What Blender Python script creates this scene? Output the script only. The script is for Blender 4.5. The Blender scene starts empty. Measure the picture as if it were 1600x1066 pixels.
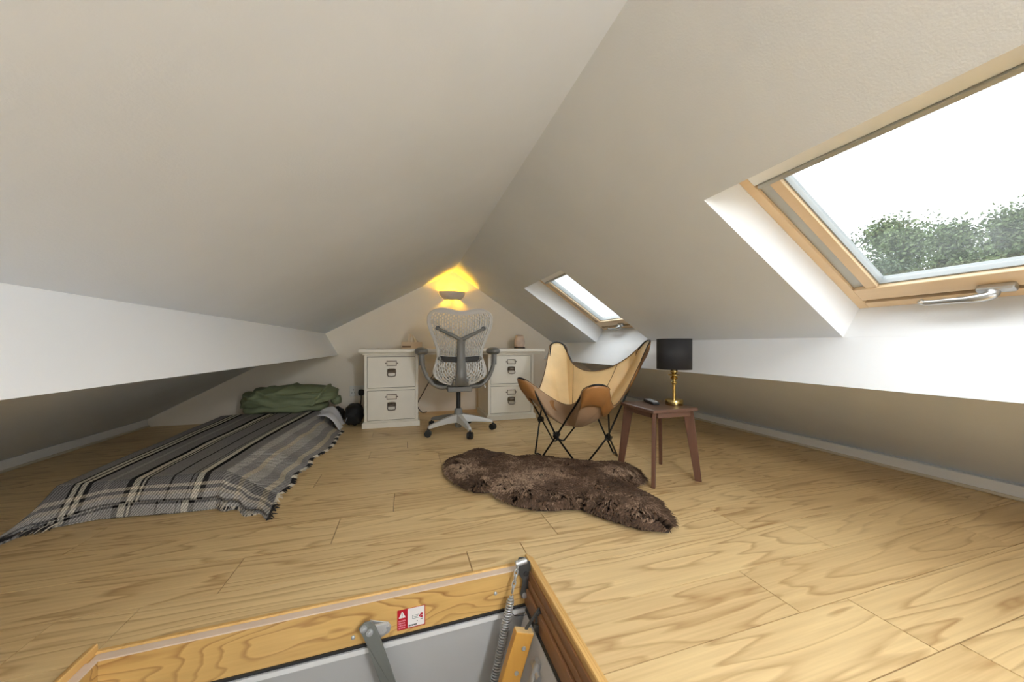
import bpy, bmesh, math, random
from mathutils import Vector, Matrix, noise

sc = bpy.context.scene
COL = sc.collection
random.seed(7)
PI = math.pi
V = Vector

# ------------------------------------------------------------------ camera
cam = bpy.data.cameras.new('camera')
cam.sensor_width = 36.0
cam.lens = 543.0 * 36.0 / 1600.0
cam.shift_y = 8.0 / 1600.0
cam.clip_start = 0.02
camo = bpy.data.objects.new('camera', cam)
COL.objects.link(camo)
camo.location = (0, 0, 0.8)
camo.rotation_euler = (PI / 2, 0, -math.atan(166.0 / 543.0))
sc.camera = camo

# ------------------------------------------------------------------ sky, view
w = bpy.data.worlds.new('overcast_sky')
sc.world = w
w.use_nodes = True
nt = w.node_tree
nt.nodes.clear()
tc = nt.nodes.new('ShaderNodeTexCoord')
sx = nt.nodes.new('ShaderNodeSeparateXYZ')
rp = nt.nodes.new('ShaderNodeValToRGB')
bg = nt.nodes.new('ShaderNodeBackground')
ow = nt.nodes.new('ShaderNodeOutputWorld')
nt.links.new(tc.outputs['Generated'], sx.inputs[0])
nt.links.new(sx.outputs['Z'], rp.inputs[0])
nt.links.new(rp.outputs[0], bg.inputs[0])
nt.links.new(bg.outputs[0], ow.inputs[0])
rp.color_ramp.elements[0].position = 0.0
rp.color_ramp.elements[0].color = (0.34, 0.36, 0.38, 1)
rp.color_ramp.elements[1].position = 1.0
rp.color_ramp.elements[1].color = (0.98, 1.0, 1.02, 1)
bg.inputs[1].default_value = 3.4

# fill light added at the unseen gable opening behind the camera
gd_ = bpy.data.lights.new('gable_fill', 'AREA')
gd_.shape = 'RECTANGLE'
gd_.size, gd_.size_y = 1.2, 0.5
gd_.energy = 10
gd_.color = (0.95, 0.98, 1.0)
gdo = bpy.data.objects.new('gable_fill', gd_)
COL.objects.link(gdo)
gdo.location = (0.55, -2.57, 0.82)
gdo.rotation_euler = (PI / 2, 0, 0)      # shines along +y

sc.view_settings.view_transform = 'Standard'
sc.view_settings.look = 'None'
sc.view_settings.gamma = 1.0
sc.view_settings.use_curve_mapping = False
sc.view_settings.exposure = 0.74
sc.cycles.max_bounces = 14
sc.cycles.diffuse_bounces = 9
sc.cycles.transparent_max_bounces = 12
sc.cycles.sample_clamp_indirect = 6.0


# ------------------------------------------------------------------ helpers
def lin(c):
    return tuple(((x / 255.0) / 12.92 if x / 255.0 <= 0.04045 else ((x / 255.0 + 0.055) / 1.055) ** 2.4) for x in c)


def mat(name, rgb, rough=0.6, metal=0.0, var=0.0, vscale=8.0, bump=0.0, bscale=60.0, spec=0.5, stretch=(1, 1, 1), sheen=0.0, coat=0.0):
    m = bpy.data.materials.new(name)
    m.use_nodes = True
    n = m.node_tree.nodes
    l = m.node_tree.links
    p = n['Principled BSDF']
    c = lin(rgb)
    p.inputs['Base Color'].default_value = (*c, 1)
    p.inputs['Roughness'].default_value = rough
    p.inputs['Metallic'].default_value = metal
    p.inputs['Specular IOR Level'].default_value = spec
    if sheen:
        p.inputs['Sheen Weight'].default_value = sheen
    if coat:
        p.inputs['Coat Weight'].default_value = coat
    if var or bump:
        t = n.new('ShaderNodeTexCoord')
        mp = n.new('ShaderNodeMapping')
        mp.inputs['Scale'].default_value = stretch
        l.new(t.outputs['Object'], mp.inputs[0])
    if var:
        ns = n.new('ShaderNodeTexNoise')
        ns.inputs['Scale'].default_value = vscale
        ns.inputs['Detail'].default_value = 5
        l.new(mp.outputs[0], ns.inputs['Vector'])
        r = n.new('ShaderNodeValToRGB')
        r.color_ramp.elements[0].position = 0.3
        r.color_ramp.elements[1].position = 0.7
        r.color_ramp.elements[0].color = (*[x * (1 - var) for x in c], 1)
        r.color_ramp.elements[1].color = (*[min(1, x * (1 + var)) for x in c], 1)
        l.new(ns.outputs['Fac'], r.inputs[0])
        l.new(r.outputs[0], p.inputs['Base Color'])
    if bump:
        nb = n.new('ShaderNodeTexNoise')
        nb.inputs['Scale'].default_value = bscale
        nb.inputs['Detail'].default_value = 4
        l.new(mp.outputs[0], nb.inputs['Vector'])
        b = n.new('ShaderNodeBump')
        b.inputs['Strength'].default_value = bump
        b.inputs['Distance'].default_value = 0.01
        l.new(nb.outputs['Fac'], b.inputs['Height'])
        l.new(b.outputs[0], p.inputs['Normal'])
    return m


def wood(name, light, dark, rough=0.45, along='X', ring=9.0, dist=3.0, stretch=0.12, fine=0.35, rnd=True, spec=0.4, amount=0.6):
    """wood grain with cathedral figure running along one local axis"""
    m = bpy.data.materials.new(name)
    m.use_nodes = True
    n = m.node_tree.nodes
    l = m.node_tree.links
    p = n['Principled BSDF']
    p.inputs['Roughness'].default_value = rough
    p.inputs['Specular IOR Level'].default_value = spec
    t = n.new('ShaderNodeTexCoord')
    oi = n.new('ShaderNodeObjectInfo')
    ad = n.new('ShaderNodeVectorMath')
    ad.operation = 'ADD'
    mu = n.new('ShaderNodeVectorMath')
    mu.operation = 'SCALE'
    cb = n.new('ShaderNodeCombineXYZ')
    l.new(oi.outputs['Random'], cb.inputs[0])
    mr = n.new('ShaderNodeMath')
    mr.operation = 'MULTIPLY'
    mr.inputs[1].default_value = 0.013
    l.new(oi.outputs['Random'], cb.inputs[2])
    l.new(oi.outputs['Random'], mr.inputs[0])
    l.new(mr.outputs[0], cb.inputs[1])
    l.new(cb.outputs[0], mu.inputs[0])
    mu.inputs['Scale'].default_value = 17.0 if rnd else 0.0
    l.new(t.outputs['Object'], ad.inputs[0])
    l.new(mu.outputs[0], ad.inputs[1])
    mp = n.new('ShaderNodeMapping')
    s = [1, 1, 1]
    s['XYZ'.index(along)] = stretch
    mp.inputs['Scale'].default_value = s
    l.new(ad.outputs[0], mp.inputs[0])
    # slow warp noise -> contour lines (cathedral figure)
    n1 = n.new('ShaderNodeTexNoise')
    n1.inputs['Scale'].default_value = dist
    n1.inputs['Detail'].default_value = 3.0
    n1.inputs['Roughness'].default_value = 0.4
    l.new(mp.outputs[0], n1.inputs['Vector'])
    mm = n.new('ShaderNodeMath')
    mm.operation = 'MULTIPLY'
    mm.inputs[1].default_value = ring
    l.new(n1.outputs['Fac'], mm.inputs[0])
    fr = n.new('ShaderNodeMath')
    fr.operation = 'FRACT'
    l.new(mm.outputs[0], fr.inputs[0])
    r1 = n.new('ShaderNodeValToRGB')
    e = r1.color_ramp.elements
    e[0].position = 0.0
    e[0].color = (0, 0, 0, 1)
    e[1].position = 1.0
    e[1].color = (0.15, 0.15, 0.15, 1)
    k = e.new(0.70)
    k.color = (0.22, 0.22, 0.22, 1)
    k = e.new(0.90)
    k.color = (1, 1, 1, 1)
    l.new(fr.outputs[0], r1.inputs[0])
    # fine fibre
    mp2 = n.new('ShaderNodeMapping')
    s2 = [1, 1, 1]
    s2['XYZ'.index(along)] = 0.03
    mp2.inputs['Scale'].default_value = s2
    l.new(ad.outputs[0], mp2.inputs[0])
    n2 = n.new('ShaderNodeTexNoise')
    n2.inputs['Scale'].default_value = 90
    n2.inputs['Detail'].default_value = 4
    l.new(mp2.outputs[0], n2.inputs['Vector'])
    n3 = n.new('ShaderNodeTexNoise')
    n3.inputs['Scale'].default_value = 4
    n3.inputs['Detail'].default_value = 3
    l.new(mp.outputs[0], n3.inputs['Vector'])
    a1 = n.new('ShaderNodeMath')
    a1.operation = 'MULTIPLY'
    l.new(r1.outputs[0], a1.inputs[0])
    l.new(n3.outputs['Fac'], a1.inputs[1])
    a2 = n.new('ShaderNodeMath')
    a2.operation = 'MULTIPLY_ADD'
    l.new(n2.outputs['Fac'], a2.inputs[0])
    a2.inputs[1].default_value = fine
    a2.inputs[2].default_value = -fine * 0.35
    a3 = n.new('ShaderNodeMath')
    a3.operation = 'MULTIPLY_ADD'
    l.new(a1.outputs[0], a3.inputs[0])
    a3.inputs[1].default_value = amount
    l.new(a2.outputs[0], a3.inputs[2])
    a4 = n.new('ShaderNodeMath')
    a4.operation = 'MULTIPLY_ADD'
    l.new(oi.outputs['Random'], a4.inputs[0])
    a4.inputs[1].default_value = 0.16 if rnd else 0.0
    l.new(a3.outputs[0], a4.inputs[2])
    a4.use_clamp = True
    mx = n.new('ShaderNodeMix')
    mx.data_type = 'RGBA'
    mx.inputs[6].default_value = (*lin(light), 1)
    mx.inputs[7].default_value = (*lin(dark), 1)
    l.new(a4.outputs[0], mx.inputs[0])
    l.new(mx.outputs[2], p.inputs['Base Color'])
    b = n.new('ShaderNodeBump')
    b.inputs['Strength'].default_value = 0.08
    b.inputs['Distance'].default_value = 0.002
    l.new(n2.outputs['Fac'], b.inputs['Height'])
    l.new(b.outputs[0], p.inputs['Normal'])
    return m


def emit(name, rgb, strength):
    m = bpy.data.materials.new(name)
    m.use_nodes = True
    n = m.node_tree.nodes
    p = n['Principled BSDF']
    p.inputs['Base Color'].default_value = (*rgb, 1)
    p.inputs['Emission Color'].default_value = (*rgb, 1)
    p.inputs['Emission Strength'].default_value = strength
    return m


def origin(o):
    p = V((0, 0, 0))
    while o:
        p += o.location
        o = o.parent
    return p


class MB:
    def __init__(s):
        s.v = []
        s.f = []
        s.uv = None

    def add(s, vs, fs):
        o = len(s.v)
        s.v.extend([tuple(p) for p in vs])
        s.f.extend([tuple(i + o for i in f) for f in fs])
        return s

    def obox(s, o, a, b, c):
        o, a, b, c = V(o), V(a), V(b), V(c)
        vs = [o, o + a, o + a + b, o + b, o + c, o + a + c, o + a + b + c, o + b + c]
        return s.add(vs, [(0, 3, 2, 1), (4, 5, 6, 7), (0, 1, 5, 4), (1, 2, 6, 5), (2, 3, 7, 6), (3, 0, 4, 7)])

    def box(s, x0, x1, y0, y1, z0, z1):
        return s.obox((x0, y0, z0), (x1 - x0, 0, 0), (0, y1 - y0, 0), (0, 0, z1 - z0))

    def beam(s, p0, p1, w0, h0, w1=None, h1=None, side=None):
        """tapered bar; side = direction of the width"""
        p0, p1 = V(p0), V(p1)
        d = (p1 - p0).normalized()
        if side is None:
            side = d.cross(V((0, 0, 1)))
            if side.length < 1e-4:
                side = V((1, 0, 0))
        sd = V(side)
        sd = (sd - d * sd.dot(d)).normalized()
        up = d.cross(sd)
        w1 = w0 if w1 is None else w1
        h1 = h0 if h1 is None else h1
        vs = []
        for p, ww, hh in ((p0, w0, h0), (p1, w1, h1)):
            for a, b in ((-1, -1), (1, -1), (1, 1), (-1, 1)):
                vs.append(p + sd * (a * ww / 2) + up * (b * hh / 2))
        return s.add(vs, [(0, 3, 2, 1), (4, 5, 6, 7), (0, 1, 5, 4), (1, 2, 6, 5), (2, 3, 7, 6), (3, 0, 4, 7)])

    def tube(s, pts, r, n=8, closed=False, cap=True, flat=None):
        pts = [V(p) for p in pts]
        N = len(pts)
        rs = r if isinstance(r, (list, tuple)) else [r] * N
        vs, fs = [], []
        up = None
        for i, p in enumerate(pts):
            if closed:
                t = (pts[(i + 1) % N] - pts[i - 1])
            else:
                t = pts[min(i + 1, N - 1)] - pts[max(i - 1, 0)]
            t.normalize()
            if up is None:
                up = t.cross(V((0, 0, 1)))
                if up.length < 0.05:
                    up = t.cross(V((0, 1, 0)))
                up.normalize()
            else:
                up = (up - t * up.dot(t))
                up.normalize()
            bi = t.cross(up)
            for k in range(n):
                a = 2 * PI * k / n
                rr = rs[i]
                if flat:
                    vs.append(p + up * math.cos(a) * rr * flat[0] + bi * math.sin(a) * rr * flat[1])
                else:
                    vs.append(p + up * math.cos(a) * rr + bi * math.sin(a) * rr)
        M = N if closed else N - 1
        for i in range(M):
            for k in range(n):
                a, b = i * n + k, i * n + (k + 1) % n
                j = (i + 1) % N
                fs.append((a, b, j * n + (k + 1) % n, j * n + k))
        if cap and not closed:
            fs.append(tuple(range(n))[::-1])
            fs.append(tuple((N - 1) * n + k for k in range(n)))
        return s.add(vs, fs)

    def lathe(s, prof, c=(0, 0, 0), n=28, cap=True):
        vs, fs = [], []
        c = V(c)
        for r, z in prof:
            for k in range(n):
                a = 2 * PI * k / n
                vs.append(c + V((r * math.cos(a), r * math.sin(a), z)))
        for i in range(len(prof) - 1):
            for k in range(n):
                fs.append((i * n + k, i * n + (k + 1) % n, (i + 1) * n + (k + 1) % n, (i + 1) * n + k))
        if cap:
            fs.append(tuple(range(n))[::-1])
            fs.append(tuple((len(prof) - 1) * n + k for k in range(n)))
        return s.add(vs, fs)

    def cyl(s, p0, p1, r, n=16, r1=None):
        return s.tube([p0, p1], [r, r if r1 is None else r1], n)

    def lathe_y(s, prof, c, n=16):
        """turned along y"""
        k0 = len(s.v)
        s.lathe(prof, (0, 0, 0), n)
        s.v[k0:] = [(c[0] + x, c[1] + z, c[2] + y) for x, y, z in s.v[k0:]]
        return s

    def extr(s, poly, vec):
        poly = [V(p) for p in poly]
        vec = V(vec)
        n = len(poly)
        vs = poly + [p + vec for p in poly]
        fs = [tuple(range(n))[::-1], tuple(range(n, 2 * n))]
        for i in range(n):
            fs.append((i, (i + 1) % n, n + (i + 1) % n, n + i))
        return s.add(vs, fs)

    def grid(s, fn, nu, nv, closed_u=False, skip=None):
        vs, fs = [], []
        for j in range(nv + 1):
            for i in range(nu + (0 if closed_u else 1)):
                vs.append(fn(i / nu, j / nv))
        W = nu if closed_u else nu + 1
        for j in range(nv):
            for i in range(nu):
                if skip and skip((i + 0.5) / nu, (j + 0.5) / nv):
                    continue
                i2 = (i + 1) % W
                fs.append((j * W + i, j * W + i2, (j + 1) * W + i2, (j + 1) * W + i))
        return s.add(vs, fs)

    def blob(s, c, r, nu=32, nv=18, e=1.0, disp=None):
        c = V(c)

        def sp(x, k):
            return math.copysign(abs(x) ** k, x)

        def fn(u, v):
            a = 2 * PI * u
            b = PI * (v - 0.5)
            cb = sp(math.cos(b), e)
            d = V((cb * sp(math.cos(a), e), cb * sp(math.sin(a), e), sp(math.sin(b), e)))
            p = V((d.x * r[0], d.y * r[1], d.z * r[2]))
            if disp:
                p = disp(p, d)
            return c + p
        return s.grid(fn, nu, nv, closed_u=True)

    def build(s, name, m, parent=None, smooth=False, bevel=0.0, solid=0.0, fix=True, seg=2, sub=0, world=True):
        me = bpy.data.meshes.new(name)
        vs = s.v
        if parent and world:
            o = origin(parent)
            if o.length:
                vs = [(x - o.x, y - o.y, z - o.z) for x, y, z in vs]
        me.from_pydata(vs, [], s.f)
        if s.uv:
            ul = me.uv_layers.new(name='UVMap')
            for lp in me.loops:
                ul.data[lp.index].uv = s.uv[lp.vertex_index]
        if fix:
            bm = bmesh.new()
            bm.from_mesh(me)
            bmesh.ops.recalc_face_normals(bm, faces=bm.faces)
            bm.to_mesh(me)
            bm.free()
        for x in (m if isinstance(m, (list, tuple)) else [m]):
            me.materials.append(x)
        if smooth:
            me.polygons.foreach_set('use_smooth', [True] * len(me.polygons))
            if smooth != 'all':
                me.set_sharp_from_angle(angle=math.radians(42))
        ob = bpy.data.objects.new(name, me)
        COL.objects.link(ob)
        if parent:
            ob.parent = parent
        if solid:
            md = ob.modifiers.new('solidify', 'SOLIDIFY')
            md.thickness = solid
            md.offset = 0
        if bevel:
            md = ob.modifiers.new('bevel', 'BEVEL')
            md.width = bevel
            md.segments = seg
            md.limit_method = 'ANGLE'
        if sub:
            md = ob.modifiers.new('subsurf', 'SUBSURF')
            md.levels = md.render_levels = sub
        return ob


def tag(o, label=None, cat=None, group=None, kind=None):
    if label:
        o['label'] = label
    if cat:
        o['category'] = cat
    if group:
        o['group'] = group
    if kind:
        o['kind'] = kind
    return o


def empty(name, loc, label=None, cat=None, group=None, kind=None):
    o = bpy.data.objects.new(name, None)
    o.empty_display_size = 0.1
    COL.objects.link(o)
    o.location = loc
    return tag(o, label, cat, group, kind)


def copy_tree(o, parent=None):
    c = o.copy()
    COL.objects.link(c)
    if parent:
        c.parent = parent
    for ch in list(o.children):
        copy_tree(ch, c)
    return c


def bez(p0, p1, p2, p3, n):
    out = []
    for i in range(n + 1):
        t = i / n
        out.append(V(p0) * (1 - t) ** 3 + V(p1) * 3 * t * (1 - t) ** 2 + V(p2) * 3 * t * t * (1 - t) + V(p3) * t ** 3)
    return out


def smoothpath(pts, k=4):
    """Catmull-Rom through points"""
    pts = [V(p) for p in pts]
    out = []
    for i in range(len(pts) - 1):
        a = pts[max(i - 1, 0)]
        b, c = pts[i], pts[i + 1]
        d = pts[min(i + 2, len(pts) - 1)]
        for j in range(k):
            t = j / k
            out.append(0.5 * ((2 * b) + (c - a) * t + (2 * a - 5 * b + 4 * c - d) * t * t + (3 * b - a - 3 * c + d) * t ** 3))
    out.append(pts[-1])
    return out


def interp(tab, x):
    if x <= tab[0][0]:
        return tab[0][1]
    for (a, p), (b, q) in zip(tab, tab[1:]):
        if x <= b:
            return p + (q - p) * (x - a) / (b - a)
    return tab[-1][1]


# ------------------------------------------------------------------ materials
M = {}
M['paint'] = mat('wall_paint', (213, 220, 229), 0.85, var=0.03, vscale=2.0, bump=0.06, bscale=180)
M['paint_bounce'] = mat('bounce_tinted_paint', (232, 224, 209), 0.85, var=0.03, vscale=2.0, bump=0.06, bscale=180)  # wall paint tinted warm, bounced light mixed into the gable colour
M['paint_white'] = mat('reveal_paint', (228, 231, 234), 0.75, bump=0.05, bscale=150)
M['skirt'] = mat('skirting_gloss', (228, 228, 226), 0.4)
M['floor'] = wood('oak_laminate', (230, 203, 152), (156, 114, 66), rough=0.40, ring=15, dist=5.5, stretch=0.10, fine=0.6, amount=1.0, spec=0.35)
M['subfloor'] = mat('floor_joint', (84, 62, 40), 0.8)
M['pine'] = wood('varnished_pine', (222, 190, 146), (196, 154, 104), rough=0.35, along='X', ring=6, dist=5, stretch=0.1, fine=0.3, rnd=False)
M['pine_slope'] = wood('window_pine', (226, 202, 168), (204, 172, 130), rough=0.35, along='Y', ring=3, dist=4, stretch=0.1, fine=0.3, rnd=False)
M['pine_knotty'] = wood('frame_pine', (216, 176, 108), (140, 90, 42), rough=0.4, along='X', ring=20, dist=6.0, stretch=0.22, fine=0.4, rnd=False, amount=1.3)
M['pine_dark'] = wood('dark_brown_wood', (150, 108, 74), (92, 60, 38), rough=0.4, along='Y', ring=7, dist=5, stretch=0.1, fine=0.4, rnd=False)  # darker brown than the other frame boards
M['pale_wood'] = wood('pale_wood', (226, 205, 184), (196, 168, 144), rough=0.5, along='X', ring=3, dist=8, stretch=0.05, fine=0.5, rnd=False)
M['gold_wood'] = wood('honey_moulding', (226, 184, 116), (178, 130, 70), rough=0.4, along='Y', ring=4, dist=8, stretch=0.05, fine=0.4, rnd=False)
M['ladder_wood'] = wood('ladder_beech', (214, 160, 76), (184, 126, 50), rough=0.4, along='Z', ring=3, dist=6, stretch=0.08, fine=0.35, rnd=False)
M['end_grain'] = mat('end_grain', (228, 196, 140), 0.6, var=0.08, vscale=60)
M['walnut'] = wood('walnut', (98, 66, 50), (52, 33, 25), rough=0.4, along='Z', ring=5, dist=6, stretch=0.1, fine=0.5, rnd=False)
M['walnut_top'] = wood('walnut_top', (106, 80, 68), (66, 46, 38), rough=0.3, along='X', ring=5, dist=6, stretch=0.1, fine=0.5, rnd=False, spec=0.6)
M['grey_strip'] = mat('grey_cover_strip', (178, 180, 176), 0.35, metal=0.3)
M['cream_metal'] = mat('cream_headbox', (242, 246, 250), 0.4)
M['bead'] = mat('grey_bead', (150, 154, 154), 0.4)
M['gasket'] = mat('dark_gasket', (40, 40, 40), 0.6)
M['silver'] = mat('brushed_silver', (196, 197, 198), 0.28, metal=0.9)
M['steel'] = mat('zinc_steel', (190, 192, 192), 0.35, metal=0.5, var=0.1, vscale=20)
M['steel_dark'] = mat('dark_steel', (98, 100, 98), 0.4, metal=0.7)
M['steel_paint'] = mat('grey_flat_bar', (128, 130, 124), 0.45, metal=0.35)
M['white_paint'] = mat('desk_white', (232, 228, 216), 0.5, var=0.025, vscale=6, bump=0.02, bscale=40)
M['bronze'] = mat('aged_bronze', (104, 92, 80), 0.35, metal=0.8, var=0.25, vscale=70)
M['card'] = mat('label_card', (224, 218, 204), 0.8)
M['chair_shell'] = mat('chair_shell', (194, 193, 189), 0.42)
M['chair_grey'] = mat('chair_grey', (112, 111, 107), 0.42)
M['chair_mid'] = mat('chair_arm_grey', (122, 121, 117), 0.45)
M['chair_dark'] = mat('chair_dark', (58, 57, 54), 0.5)
M['chair_lum'] = mat('lumbar_dark', (44, 43, 41), 0.5)
M['black'] = mat('black_plastic', (24, 24, 25), 0.45)
M['black_metal'] = mat('black_rod', (26, 25, 25), 0.35, metal=0.5)
M['leather'] = mat('tan_leather', (236, 204, 150), 0.40, var=0.10, vscale=5, bump=0.12, bscale=110)
M['suede'] = mat('leather_flesh_side', (168, 140, 112), 0.85, var=0.06, vscale=9)
M['leather_dark'] = mat('pocket_leather', (146, 102, 56), 0.5, var=0.1, vscale=6)
M['stitch'] = mat('dark_stitch', (96, 66, 38), 0.7)
M['shade'] = mat('black_fabric', (30, 30, 33), 0.8, bump=0.1, bscale=500)
M['brass'] = mat('brass', (200, 178, 118), 0.2, metal=1.0)
M['rubber'] = mat('remote_black', (30, 30, 32), 0.4)
M['button'] = mat('remote_grey', (170, 172, 174), 0.5)
M['sheet'] = mat('white_sheet', (214, 214, 218), 0.85, bump=0.05, bscale=300)
M['green'] = mat('olive_cotton', (120, 129, 97), 0.72, var=0.06, vscale=9, bump=0.05, bscale=500)
M['bag'] = mat('black_nylon', (14, 14, 15), 0.65)
M['plaster'] = mat('plaster_bowl', (206, 198, 188), 0.7)
M['socket'] = mat('white_plastic', (222, 222, 216), 0.35)
M['stone'] = mat('pink_stone', (206, 182, 162), 0.55, var=0.14, vscale=18, bump=0.3, bscale=25)
M['dark_wood'] = mat('dark_base', (52, 40, 34), 0.5)
M['box_wood'] = mat('tissue_box_wood', (206, 176, 138), 0.55, var=0.08, vscale=12, stretch=(0.2, 1, 1))
M['tissue'] = mat('tissue', (238, 226, 206), 0.9)
M['red'] = mat('sticker_red', (178, 24, 40), 0.4)
M['white_print'] = mat('sticker_white', (236, 232, 228), 0.4)
M['pink_print'] = mat('sticker_pink', (226, 150, 160), 0.4)
M['grey_print'] = mat('sticker_grey', (150, 160, 155), 0.4)
M['black_print'] = mat('sticker_black', (30, 28, 28), 0.4)
M['lid'] = mat('white_lid', (200, 200, 200), 0.5)
M['landing'] = mat('landing_paint', (186, 186, 184), 0.8)
M['bark'] = mat('bark', (74, 62, 48), 0.9, var=0.2, vscale=8)
M['grass'] = mat('lawn', (70, 92, 46), 0.95, var=0.25, vscale=2)
M['gap_shade'] = mat('painted_gap_shade', (90, 84, 74), 0.8)
M['kerb'] = mat('kerb_paint', (206, 196, 176), 0.5)

# ------------------------------------------------------------------ room frame
RX, RZ = 0.57, 1.73            # ridge
SL, SR = 0.549, 0.66           # roof pitches
YB, YF = 4.35, -2.6            # gable walls
XL, XR = -2.45, 3.05           # floor edges
aR = math.atan(SR)
CT, ST = math.cos(aR), math.sin(aR)


def zl(x):
    return RZ - SL * (RX - x)


def zr(x):
    return RZ - SR * (x - RX)


aL = math.atan(SL)
SIDE = 1


def S(y, t, n):                # roof slope: along ridge, down slope, outwards
    if SIDE > 0:
        return V((RX + t * CT + n * ST, y, RZ - t * ST + n * CT))
    return V((RX - t * math.cos(aL) - n * math.sin(aL), y, RZ - t * math.sin(aL) + n * math.cos(aL)))


WIN = [(0.23, 1.08), (2.39, 3.24), (-1.93, -1.08)]  # third opening is unseen, added behind the camera for extra daylight
WINL = [(-1.05, -0.20), (-2.35, -1.50)]        # unseen roof windows added on the other slope to brighten the room
T0, T1 = 0.653, 1.614          # opening along the slope

# ceilings (the two roof slopes)
xe = -2.62
for SIDE, wins, TE, lab in ((-1, WINL, 3.66, 'cream painted roof slope on the bed side'), (1, WIN, 3.2, 'cream painted roof slope pierced by the roof windows')):
    b = MB()
    ys = [YF]
    for a_, b_ in sorted(wins):
        ys += [a_, b_]
    ys.append(YB)
    for i in range(len(ys) - 1):
        y0, y1 = ys[i], ys[i + 1]
        spans = [(0, T0), (T1, TE)] if i % 2 else [(0, TE)]
        for t0, t1 in spans:
            b.add([S(y0, t0, 0), S(y1, t0, 0), S(y1, t1, 0), S(y0, t1, 0)], [(0, 3, 2, 1) if SIDE > 0 else (0, 1, 2, 3)])
    tag(b.build('ceiling', M['paint'], fix=False), lab, None, None, 'structure')
SIDE = 1

# gable walls
b = MB()
b.add([(xe, YB, -0.02), (xe, YB, zl(xe)), (RX, YB, RZ), (3.25, YB, zr(3.25)), (3.25, YB, -0.02)], [(0, 1, 2, 3, 4)])
tag(b.build('wall_back', M['paint_bounce'], fix=False), None, None, None, 'structure')
GX0, GX1, GZ0, GZ1 = -0.25, 1.35, 0.30, 1.12      # opening for the added, unseen gable window
b = MB()
xm_, y_ = RX, YF
pts_ = [(xe, -0.02), (xe, zl(xe)), (GX0, zl(GX0)), (RX, RZ), (GX1, zr(GX1)), (3.25, zr(3.25)), (3.25, -0.02), (GX1, -0.02), (GX0, -0.02), (GX0, GZ0), (GX1, GZ0), (GX1, GZ1), (GX0, GZ1)]
b.add([(x, y_, z) for x, z in pts_], [(0, 1, 2, 12, 9, 8), (2, 3, 4, 11, 12), (4, 5, 6, 7, 10, 11), (8, 9, 10, 7)])
tag(b.build('wall_front', M['paint'], fix=False), None, None, None, 'structure')
# boxed-in purlins, square to the slopes
b = MB()
pt = V((-0.866, 0, zl(-0.866)))
dn = V((SL, 0, -1)).normalized()
ac = V((-1, 0, -SL)).normalized()
pb = pt + dn * 0.278
pc = pb + V((-0.14, 0, 0.004))
pd = V((pc.x, 0, zl(pc.x)))
for p, q in ((pt, pb), (pb, pc), (pc, pd)):
    b.add([(p.x, YF, p.z), (p.x, YB, p.z), (q.x, YB, q.z), (q.x, YF, q.z)], [(0, 1, 2, 3)])
tag(b.build('trim_1', M['paint_white'], fix=False), 'boxed-in purlin along the bed side', None, None, 'structure')
b = MB()
pt = S(0, T1, 0)
dn = V((-ST, 0, -CT))
ac = V((CT, 0, -ST))
pb = pt + dn * 0.256
pc = pb + V((0.14, 0, 0.004))
pd = V((pc.x, 0, zr(pc.x)))
for p, q in ((pt, pb), (pb, pc), (pc, pd)):
    b.add([(p.x, YF, p.z), (p.x, YB, p.z), (q.x, YB, q.z), (q.x, YF, q.z)], [(0, 3, 2, 1)])
tag(b.build('trim_2', M['paint_white'], fix=False), 'boxed-in purlin under the roof windows', None, None, 'structure')

# skirtings
for nm, x, sgn in (('baseboard_left', XL, 1), ('baseboard_right', XR, -1)):
    r = empty(nm, (x, 0, 0), None, None, None, 'structure')
    b = MB()
    xs = sorted((x - sgn * 0.04, x + sgn * 0.012))
    b.box(xs[0], xs[1], YF + 0.01, YB - 0.01, 0, 0.075)
    b.build('board', M['skirt'], r, bevel=0.003)
    b = MB()
    xs = sorted((x + sgn * 0.012, x + sgn * 0.03))
    b.box(xs[0], xs[1], YF + 0.01, YB - 0.01, 0, 0.018)
    b.build('bead', M['kerb'], r, bevel=0.006)

# ------------------------------------------------------------------ floor
HX0, HX1, HY0, HY1 = -0.775, 0.445, 0.49, 1.210      # hatch outer edge
fl = MB()
fx0, fx1 = -2.66, 3.28
fl.box(fx0, fx1, HY1, YB, -0.05, -0.012)
fl.box(fx0, HX0, HY0, HY1, -0.05, -0.012)
fl.box(HX1, fx1, HY0, HY1, -0.05, -0.012)
fl.box(fx0, fx1, 0.135, HY0, -0.05, -0.012)
fl.box(fx0, fx1, YF, 0.135, -0.05, 0.0)
floor = tag(fl.build('floor', [M['subfloor'], M['floor']], fix=False), None, None, None, 'structure')
for p in floor.data.polygons:
    if p.index >= 24:
        p.material_index = 1
seams = [0.135, 0.339, 0.543, 0.744, 0.947, 1.150, 1.352, 1.557, 1.774, 1.990, 2.200, 2.425, 2.645, 2.845, 3.060,
         3.270, 3.485, 3.700, 3.915, 4.130, YB]
ends = {0.339: 1.424, 0.543: 1.336, 0.744: 1.133, 0.947: 1.627, 1.150: 0.227, 1.352: -0.582, 1.557: -0.29, 1.774: -0.058,
        1.990: 0.42, 2.200: -0.50, 2.425: 0.231, 2.645: -0.252, 2.845: 0.013}
g = 0.0015


def sub_rect(x0, x1, y0, y1):
    """rectangle minus the hatch"""
    if x1 <= HX0 or x0 >= HX1 or y1 <= HY0 or y0 >= HY1:
        return [(x0, x1, y0, y1)]
    out = []
    if x0 < HX0:
        out.append((x0, HX0, y0, y1))
    if x1 > HX1:
        out.append((HX1, x1, y0, y1))
    a, c = max(x0, HX0), min(x1, HX1)
    if y1 > HY1:
        out.append((a, c, HY1, y1, 1))
    if y0 < HY0:
        out.append((a, c, y0, HY0))
    return out


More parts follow.
